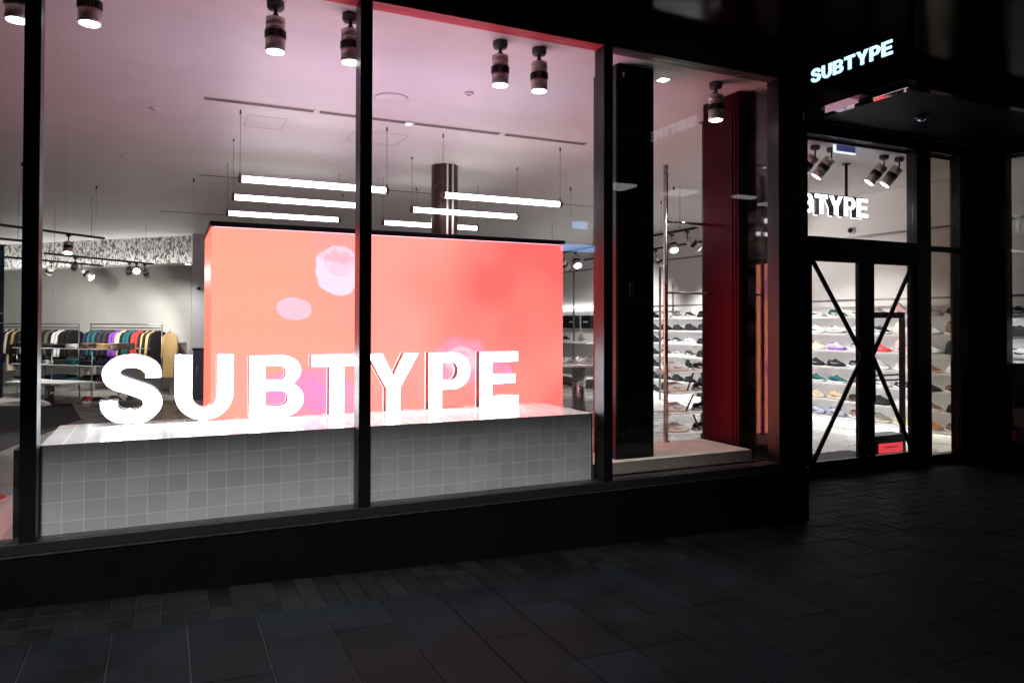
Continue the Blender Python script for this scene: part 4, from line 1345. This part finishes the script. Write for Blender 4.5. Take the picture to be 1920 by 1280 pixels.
mk("shelf_board", MB().box(9.0, 9.59, 10.6, 14.6, 0.25, 0.28, 0.003), M['white'], t)
for k, (y, z, c, kd) in enumerate(((11.2, 1.111, 'grey', 'high'), (12.0, 1.111, 'black', 'chunky'), (12.6, 1.111, 'black', 'low'), (11.4, 0.631, 'white', 'low'), (12.3, 0.631, 'grey', 'low'))):
    shoe(kd, (9.25, y, z), -PI / 2, c, W_, 'dgrey' if c != 'black' else 'grey', B_, "%s %s on the wall shelf under the bags, number %s from the pole" % (c, kindname[kd], ORD[k]), "shoes below the black bags", sc=1.1)


# round shoe table with steel drum leg
def drum_table(name, label, cx, cy, h, r, half, dep, rz=0.0):
    t = thing(name, label, "table", (cx, cy, 0), rz)
    mk("leg", MB().lathe([(r, 0), (r, h - 0.02)], (0, 0, 0), 36), M['steel'], t, False)
    mk("tabletop", MB().box(-half, half, -dep, dep, h - 0.02, h + 0.015, 0.004), M['white'], t, False)
    return t


drum_table("drum_table", "white topped table on a thick steel drum leg, shoes on top, right of screen", 6.29, 6.34, 0.885, 0.115, 0.60, 0.35)
cols = [(W_, B_), (W_, 'grey'), (B_, W_), (W_, B_), (W_, W_), ('grey', W_)]
for k, (dx, dy) in enumerate(((-0.30, -0.18), (0.02, -0.18), (0.36, -0.16), (-0.28, 0.12), (0.05, 0.14), (0.38, 0.14))):
    shoe('chunky' if k % 2 else 'low', (6.29 + dx, 6.34 + dy, 0.901), PI * 0.9 + 0.2 * k, cols[k][0], W_, cols[k][1], B_, "%s and %s shoe on the drum table, %s row %s" % (cols[k][0], cols[k][1] if cols[k][1] != cols[k][0] else 'cream', 'front' if k < 3 else 'back', ['left', 'middle', 'right'][k % 3]), "shoes on the drum table")
drum_table("drum_table", "low white table on a slim steel drum leg at far left, behind mullion", -1.98, 12.35, 0.41, 0.075, 0.75, 0.35, ANG + PI)
for k, (dx, dy, c) in enumerate(((-0.1, -0.5, 'white'), (0.9, -0.3, 'red'), (1.1, -0.4, 'dgrey'), (1.4, -0.2, 'grey'), (1.75, -0.4, 'grey'), (2.1, -0.6, 'grey'))):
    shoe('chunky', (-1.98 + dx * 0.8, 12.35 + dy, 0.001), 0.3 * k, c, W_, 'white', B_, "%s trainer on the shop floor in the row behind the low table, %s from left" % (nice.get(c, c), ORD[k]), "shoes on the floor at back left", sc=1.1)

# ------------------------------------------------------------------ tracks and track spots
def track(p0, p1, label):
    p0 = Vector(p0); p1 = Vector(p1)
    t = thing("lighting_track", label, "lighting track", p0, group="black lighting tracks hung from ceiling")
    mk("rail", MB().bar(p0, p1, 0.034, 0.034), M['black'], t)
    for f in (0.08, 0.92):
        q = p0.lerp(p1, f)
        mk("hanger", MB().tube(q, (q.x, q.y, 3.541), 0.003, 6), M['cable'], t)
    return t


track((-2.9, 6.75, 2.9), (-0.871, 8.937, 2.9), "black ceiling track nearest the window at far left")
track((-1.869, 10.49, 2.75), (-0.212, 12.272, 2.75), "black ceiling track crossing the sequin band, longest at left")
track((-2.9, 11.35, 2.75), (-1.178, 13.25, 2.75), "rear black ceiling track at left, close to the slanted wall")
track((-3.2, 7.2, 2.75), (-1.80, 8.35, 2.75), "short black ceiling track behind the left mullion")
track((6.63, 3.726, 2.9), (6.80, 8.6, 2.9), "black ceiling track with two spotlights right of the black column")
track((7.82, 4.6, 2.9), (7.98, 9.0, 2.9), "second black ceiling track beside the shoe wall")
GR = "spotlights on the hung tracks"
aimed_spot("track_spotlight", (-1.30, 8.40, 2.88), (-1.35, 7.6, 0.6), "bright forward facing track spotlight right of the left mullion", "spotlight", GR, 45, r=0.062, L=0.17, track=True)
aimed_spot("track_spotlight", (-2.20, 7.85, 2.73), (-2.6, 8.6, 1.6), "purple tinted track spotlight left of the left mullion", "spotlight", GR, 0, r=0.05, glow=False, track=True)
aimed_spot("track_spotlight", (-1.97, 12.25, 2.73), (-2.9, 14.2, 1.2), "track spotlight just right of the left mullion over the clothes", "spotlight", GR, 110, r=0.07, glow=False, track=True, size=110)
aimed_spot("track_spotlight", (-1.45, 10.95, 2.73), (-2.0, 13.6, 1.2), "track spotlight pointing down, left of the crossing pair", "spotlight", GR, 90, r=0.055, L=0.19, glow=False, track=True, size=105)
aimed_spot("track_spotlight", (-1.52, 12.88, 2.73), (0.2, 12.2, 1.2), "track spotlight tilted to the right with its lens edge glowing", "spotlight", GR, 40, r=0.075, L=0.24, track=True, size=60)
aimed_spot("track_spotlight", (-0.62, 11.83, 2.73), (-0.9, 13.9, 1.4), "left one of two spotlights near the end of the crossing track", "spotlight", GR, 110, r=0.06, L=0.18, glow=False, track=True, size=70)
aimed_spot("track_spotlight", (-0.50, 11.96, 2.73), (-0.35, 6.5, 0.8), "bright spotlight facing the window at the crossing track's end", "spotlight", GR, 40, r=0.065, L=0.17, track=True)
aimed_spot("track_spotlight", (-0.36, 12.11, 2.73), (0.15, 13.6, 1.0), "rightmost spotlight on the crossing track, lighting the wall", "spotlight", GR, 60, r=0.055, L=0.18, glow=False, track=True, size=100)
aimed_spot("track_spotlight", (6.68, 4.35, 2.88), (6.3, 3.2, 1.2), "bright track spotlight facing the window, right of the pole", "spotlight", GR, 0, r=0.065, L=0.16, track=True)
aimed_spot("track_spotlight", (6.64, 3.95, 2.88), (9.0, 3.3, 0.9), "pinkish track spotlight tilted right, next to the bright one", "spotlight", GR, 40, r=0.06, L=0.21, track=True, size=70)
aimed_spot("track_spotlight", (6.78, 7.30, 2.88), (6.5, 5.9, 1.0), "bright track spotlight between the screen and the mullion", "spotlight", GR, 30, r=0.075, L=0.19, track=True)
aimed_spot("track_spotlight", (6.79, 7.85, 2.88), (9.0, 9.2, 1.2), "track spotlight at the right edge of the screen", "spotlight", GR, 60, r=0.075, L=0.24, glow=False, track=True, size=80)
aimed_spot("track_spotlight", (7.84, 4.8, 2.88), (9.5, 3.4, 2.3), "added unseen track spotlight behind the black return post, brightening the upper wall", "spotlight", GR, 9, r=0.06, L=0.2, glow=False, track=True, size=120)  # extra lamp hidden by the post, added to brighten the wall
aimed_spot("track_spotlight", (7.90, 6.4, 2.88), (9.4, 6.6, 1.0), "track spotlight aimed at the middle of the shoe wall", "spotlight", GR, 50, r=0.06, L=0.2, glow=False, track=True, size=90)

# ------------------------------------------------------------------ clothes racks
RZ = -math.radians(45.97)


def garment_bm(kind):
    t = bmesh.new()
    hem = {'short': 0.62, 'long': 0.80, 'coat': 0.98}[kind]
    half = [(0.0, -0.015), (0.06, 0.0), (0.09, -0.02), (0.20, -0.065), (0.245, -0.13), (0.275, -0.36), (0.285, -0.56 if kind != 'short' else -0.33), (0.235, -0.57 if kind != 'short' else -0.34),
            (0.205, -0.27), (0.20, -0.5), (0.21, -hem)]
    out = half + [(0.07, -hem - 0.008), (-0.07, -hem + 0.004)] + [(-y, z) for y, z in reversed(half[1:])]
    layers = []
    for li, (x, s) in enumerate(((-0.030, 0.86), (-0.020, 0.97), (0.0, 1.0), (0.020, 0.97), (0.030, 0.86))):
        ring = []
        for y, z in out:
            zz = z * (1 if li in (1, 2, 3) else 0.985)
            nz = noise.noise(Vector((y * 9, z * 6, li * 0.7 + len(kind))))
            ring.append(t.verts.new((x * (0.7 + 0.9 * min(1, -z * 1.6)) + nz * 0.012, y * s + nz * 0.008, zz)))
        layers.append(ring)
    n = len(out)
    for a, c in zip(layers[:-1], layers[1:]):
        for i in range(n):
            j = (i + 1) % n
            f = t.faces.new((a[i], a[j], c[j], c[i])); f.smooth = True
    t.faces.new(layers[0]); t.faces.new(list(reversed(layers[-1])))
    bmesh.ops.recalc_face_normals(t, faces=t.faces[:])
    bmesh.ops.triangulate(t, faces=[f for f in t.faces if len(f.verts) > 4])
    b = MB(); b._add(t)
    return b


GP = {}
gused = set()
for kd in ('short', 'long', 'coat'):
    t = thing("hanging_garment", "x", "garment", (0, 0, 0))
    mk("cloth_body", garment_bm(kd), cmat(C['black']), t, False)
    b = MB(); b.path([(0, -0.18, -0.055), (0, 0, 0.012), (0, 0.18, -0.055)], 0.006, 6)
    b.path([(0, 0, 0.012), (0, 0.0, 0.045), (0, 0.018, 0.062), (0, 0.012, 0.078)], 0.003, 6)
    mk("hanger", b, M['cable'], t, False)
    GP[kd] = t


def garment(kind, loc, rz, col, label, group):
    mats = {'cloth_body': cmat(C[col] if isinstance(col, str) else col, 0.85)}
    if kind in gused:
        return dup(GP[kind], loc, rz, label, group, mats)
    gused.add(kind)
    t = GP[kind]; t.location = loc; t.rotation_euler = (0, 0, rz); t['label'] = label; t['group'] = group
    for ch in t.children:
        if ch.name.split('.')[0] == 'cloth_body':
            ch.material_slots[0].link = 'OBJECT'; ch.material_slots[0].material = mats['cloth_body']
    return t


def rack(origin, length, label, seq, group, side):
    o = Vector(origin)
    t = thing("clothes_rack", label, "clothes rack", o, RZ)
    b = MB()
    for x in (0, -length):
        c = mk("upright", MB().tube((x, 0, 0), (x, 0, 1.52), 0.013, 10), M['pipe'], t, False)
        mk("foot", MB().box(x - 0.015, x + 0.015, -0.25, 0.25, 0.0, 0.025, 0.003), M['pipe'], t, False)
    mk("top_rail", MB().tube((-length, 0, 1.52), (0, 0, 1.52), 0.013, 10), M['pipe'], t, False)
    mk("hanging_rail", MB().tube((-length, 0, 1.44), (0, 0, 1.44), 0.010, 10), M['black'], t, False)
    xdir = Vector((math.cos(RZ), math.sin(RZ), 0))
    n = len(seq)
    for i, (kd, c) in enumerate(seq):
        d = 0.06 + (length - 0.12) * (i + 0.5) / n + rnd.uniform(-0.01, 0.01)
        p = o - xdir * (length - d) + Vector((0, 0, 1.385))
        cn = c if isinstance(c, str) else 'dark'
        cn = {'dgrey': 'charcoal'}.get(cn, cn)
        nm = {'short': 'top', 'long': 'sweater', 'coat': 'coat'}[kd]
        garment(kd, p, RZ + rnd.uniform(-0.10, 0.10), c, "%s %s, %s from the left on the %s clothes rack" % (cn, nm, ORD[i], side), group)
    return t


seq2 = [('long', 'navy'), ('long', 'teal'), ('long', 'navy'), ('long', 'teal'), ('long', 'black'), ('long', 'plum'), ('long', 'black'), ('long', 'dgrey'), ('long', 'black'), ('long', 'purple'), ('long', 'purple'),
        ('short', 'camel'), ('short', 'cream'), ('long', 'black'), ('long', 'teal'), ('long', 'teal'), ('long', 'black'), ('long', 'red'), ('long', 'red'), ('long', 'black'), ('coat', 'camel'), ('long', 'black'), ('coat', 'camel'), ('long', 'black')]
rack((-0.04, 13.45, 0), 2.12, "steel clothes rack with purple, teal, red and camel clothes near the grey pillar", seq2, "clothes on the right rack", "right")
garment('coat', Vector((0.12, 13.10, 1.36)), 0.6, 'camel', "camel coat hung alone on the right end of the right rack", "clothes on the right rack")
seq1 = [('long', 'black'), ('short', 'white'), ('long', 'black'), ('coat', 'cream'), ('long', 'black'), ('short', 'camel'), ('long', 'black'), ('long', 'dgrey'), ('long', 'white'), ('long', 'white'), ('long', 'grey'), ('long', 'dgrey'), ('long', 'brown'), ('long', 'dgrey'), ('long', 'black'), ('long', 'olive'),
        ('long', 'black'), ('short', 'white'), ('short', 'white'), ('short', 'black'), ('short', 'black'), ('short', 'black')]
rack((-1.77, 15.24, 0), 2.55, "steel clothes rack with mostly black and white clothes at the far left", seq1, "clothes on the left rack", "left")

# shelf unit of folded clothes ------------------------------------------
UO = Vector((-0.52, 11.75, 0))
t = thing("folding_table", "long three tier steel shelf table of folded clothes in front of racks", "shelf table", UO, RZ)
for z in (1.05, 0.72, 0.40):
    mk("shelf", MB().box(-3.0, 0, -0.30, 0.40, z - 0.012, z, 0.002), M['grey'], t, False)
for x in (-0.80, -1.9, -2.9):
    for y in (-0.26, 0.36):
        mk("post", MB().tube((x, y, 0), (x, y, 1.04), 0.010, 8), M['pipe'], t, False)


def fold_bm(w, d, h, n):
    b = MB()
    for i in range(n):
        t = bmesh.new()
        bmesh.ops.create_cube(t, size=1)
        z0 = h * i / n
        for v in t.verts:
            v.co = Vector((v.co.x * (w + rnd.uniform(-0.02, 0.02)), v.co.y * (d + rnd.uniform(-0.02, 0.01)), z0 + (v.co.z + 0.5) * h / n * 0.97))
        bmesh.ops.bevel(t, geom=t.edges[:], offset=h / n * 0.42, segments=3, affect='EDGES')
        for f in t.faces: f.smooth = True
        b._add(t)
    return b


xd = Vector((math.cos(RZ), math.sin(RZ), 0)); yd = Vector((-math.sin(RZ), math.cos(RZ), 0))
tiers = [(1.051, ['cream', 'camel', 'brown', 'white', 'black', 'black', 'black', 'dgrey'], 'top'),
         (0.721, ['navy', 'navy', 'black', 'teal', 'dgrey', 'white', 'black', 'dgrey'], 'middle'),
         (0.401, ['plum', 'brown', 'black', 'teal', 'navy', 'black', 'orange', 'dgrey'], 'lowest')]
for z, cs, nm in tiers:
    for i, c in enumerate(cs):
        h = rnd.uniform(0.06, 0.12)
        p = UO - xd * (0.30 + 0.36 * i) + yd * rnd.uniform(-0.12, 0.02) + Vector((0, 0, z))
        o = mk("folded_clothes", fold_bm(0.30, 0.36, h, 2 if h < 0.05 else 3), cmat(C[c], 0.85), None)
        o.location = p; o.rotation_euler = (0, 0, RZ + rnd.uniform(-0.15, 0.15))
        tag(o, "folded %s clothes on the %s shelf of the steel table, %s from right" % ({'dgrey': 'charcoal'}.get(c, c), nm, ORD[i]), "folded clothes", "folded clothes on the steel table")

t = thing("standing_mirror", "taupe framed leaning mirror between the right rack and the pillar", "mirror", (0.30, 13.2, 0))
b = MB()
b.box(0.13, 0.165, 13.15, 13.19, 0.0, 1.14, 0.003); b.box(0.415, 0.45, 13.15, 13.19, 0.0, 1.14, 0.003)
b.box(0.165, 0.415, 13.15, 13.19, 1.10, 1.14, 0.003); b.box(0.165, 0.415, 13.15, 13.19, 0.0, 0.05, 0.003)
mk("frame", b, M['taupe'], t)
mk("mirror_pane", MB().box(0.165, 0.415, 13.165, 13.18, 0.05, 1.10), M['taupe'], t)
t = thing("steel_cabinet", "blue grey steel cabinet at the foot of the grey pillar by screen", "cabinet", (0.7, 12.0, 0))
mk("carcass", MB().box(0.545, 1.0, 11.9, 12.3, 0.0, 1.0, 0.004), M['bluegrey'], t)
mk("top_board", MB().box(0.53, 1.02, 11.88, 12.32, 1.001, 1.04, 0.004), M['darkgrey'], t)
mk("handle", MB().box(0.60, 0.61, 11.885, 11.899, 0.5, 0.7, 0.002), M['steel'], t)
t = thing("wall_camera", "small round camera on the grey pillar above the cabinet", "camera", (0.72, 13.55, 2.33))
mk("mount", MB().box(0.66, 0.72, 13.50, 13.549, 2.30, 2.38, 0.004), M['grey'], t)
mk("camera_ball", MB().lathe([(0.01, 0), (0.035, 0.01), (0.04, 0.03), (0.03, 0.06), (0.01, 0.07)], (0.69, 13.50, 2.33), 18, (0, -1, -0.3)), M['black'], t)
t = thing("dome_camera", "small dome camera on the wall under the hanging letters", "camera", (9.59, 3.68, 3.0))
mk("mount", MB().lathe([(0.06, 0), (0.06, 0.03), (0.045, 0.04)], (9.599, 3.68, 3.02), 24, (-1, 0, 0)), M['white'], t)
mk("dome", MB().lathe([(0.042, 0.04), (0.036, 0.06), (0.018, 0.075), (0.004, 0.079)], (9.599, 3.68, 3.02), 24, (-1, 0, 0)), M['black'], t)

t = thing("teal_banner", "dark teal hanging banner cut by the left edge of the window", "banner", (-2.4, 8.0, 2.65))
mk("banner_cloth", MB().box(-2.90, -2.03, 8.0, 8.012, 0.52, 2.64), M['teal_banner'], t)
mk("top_bar", MB().tube((-2.92, 8.006, 2.65), (-2.01, 8.006, 2.65), 0.012, 8), M['black'], t)
b = MB()
for i in range(12):
    a0, a1 = PI * (0.35 + 1.3 * i / 12), PI * (0.35 + 1.3 * (i + 1) / 12)
    b.bar((-2.06 + 0.045 * math.cos(a0), 7.996, 1.63 + 0.07 * math.sin(a0)), (-2.06 + 0.045 * math.cos(a1), 7.996, 1.63 + 0.07 * math.sin(a1)), 0.012, 0.004, up=(0, 1, 0))
mk("printed_letter", b, M['white'], t)

struct("floor_carpet", MB().prism([(-1.21, 9.5), (-1.59, 12.05), (-5.0, 12.3), (-5.0, 5.4), (-1.9, 6.0)], 0.001, 0.012), M['carpet'])
t = thing("white_plinth", "low white display plinth on the floor at the bottom left corner", "plinth", (-1.8, 2.3, 0))
mk("plinth_body", MB().box(-2.6, -1.06, 1.87, 2.70, 0.0, 0.19, 0.004), M['white'], t)
mk("plinth_top", MB().box(-2.61, -1.05, 1.86, 2.71, 0.191, 0.202, 0.002), M['white'], t)
shoe('low', (-1.22, 2.45, 0.203), 0.4, 'red', 'white', 'black', 'black', "dark red shoe on the low white plinth at the left edge", "shoes on the white plinth")
shoe('low', (-1.55, 2.3, 0.203), 0.4, 'black', 'white', 'white', 'black', "black shoe beside the red one on the low white plinth", "shoes on the white plinth")

# totem behind the right door leaf --------------------------------------
t = thing("totem_stand", "tall black metal frame stand with red lit label at its base", "display stand", (7.9, 1.8, 0))
b = MB()
b.box(7.60, 7.655, 1.775, 1.825, 0.25, 1.655, 0.003)
mk("upright", b, M['black'], t)
mk("upright", MB().box(8.185, 8.24, 1.775, 1.825, 0.0, 1.655, 0.003), M['black'], t)
mk("top_bar", MB().box(7.60, 8.24, 1.775, 1.825, 1.656, 1.725, 0.004), M['black'], t)
mk("base_box", MB().box(7.60, 8.14, 1.70, 1.92, 0.02, 0.26, 0.006), M['black'], t)
mk("red_label", MB().box(7.66, 8.075, 1.694, 1.699, 0.05, 0.165), M['red_label'], t)
mk("label_print", MB().box(7.76, 7.98, 1.690, 1.6935, 0.115, 0.125), cmat(C['dgrey']), t)
for z in (0.965, 0.905):
    mk("crossbar", MB().box(7.36, 8.184, 1.79, 1.81, z - 0.008, z + 0.008), M['black'], t)
struct("door_mat", MB().box(6.1, 7.75, 1.38, 2.2, 0.001, 0.010), M['carpet'])
# low grey window back behind the right return glass
tag(mk("window_back", MB().box(9.06, 9.10, -3.0, 1.2, 0.0, 1.13, 0.003), M['darkgrey']), "dark grey low window back panel behind the right return glass", "panel")

# ------------------------------------------------------------------ street lamps on the far side of the street (behind the camera)
def street_lamp(x, y, h, power, aim, size, col, label):
    t = thing("street_lamp", label, "street lamp", (x, y, 0))
    mk("pole", MB().lathe([(0.09, gz(x)), (0.08, 1.0), (0.05, h)], (x, y, 0), 16), M['black'], t)
    mk("arm", MB().tube((x, y, h), (x, y + 1.0, h + 0.15), 0.035, 10), M['black'], t)
    mk("lamp_head", MB().box(x - 0.12, x + 0.12, y + 0.8, y + 1.35, h + 0.10, h + 0.19, 0.02), M['darkgrey'], t)
    mk("lamp_lens", MB().box(x - 0.09, x + 0.09, y + 0.86, y + 1.30, h + 0.085, h + 0.099), M['lens_dim'], t)
    spot("lamp_beam", None, (x, y + 1.08, h + 0.06), aim, power, size, 1.0, col, 0.5)


street_lamp(-1.5, -10.2, 12.0, 10500, (-0.4, -0.7, 0.3), 38, (1.0, 0.97, 0.90), "tall street lamp across the street lighting the pavement, behind the viewer")

# ------------------------------------------------------------------ dark building across the street (seen only as reflections in the panes)
t = thing("building", "dark office building across the street with a few lit ceiling panels", "building", (12, -24, 0))
mk("wall", MB().box(-30, 40, -24.5, -24.0, -0.5, 14, 0), M['plinth'], t)
mk("shop_interior", MB().box(6, 26, -23.95, -23.9, 2.2, 2.9), M['darkgrey'], t)
rr = random.Random(3)
pm = emit("far_panel_glow", (1, 0.97, 0.92), 1.6)
for k in (3, 4, 5, 6):
    x = 7.5 + 3.1 * k + rr.uniform(-0.4, 0.4)
    mk("lit_panel", MB().box(x, x + 1.1, -21.2 - rr.uniform(0, 1.5), -20.9, 7.2, 7.3), pm, t)
t = thing("street_sign_lights", "pale blue lit fascia strips of a shop across the street", "lit sign", (10, -12, 3.6))
bmt = emit("blue_strip_glow", (0.25, 0.5, 1.0), 5.0)
mk("lit_strip", MB().box(9.55, 9.95, -12.1, -12.0, 4.02, 4.20), bmt, t)
mk("lit_strip", MB().box(9.2, 10.2, -12.1, -12.0, 3.42, 3.60), bmt, t)
mk("support", MB().box(9.1, 10.4, -12.25, -12.12, 0.0, 4.5), M['plinth'], t)
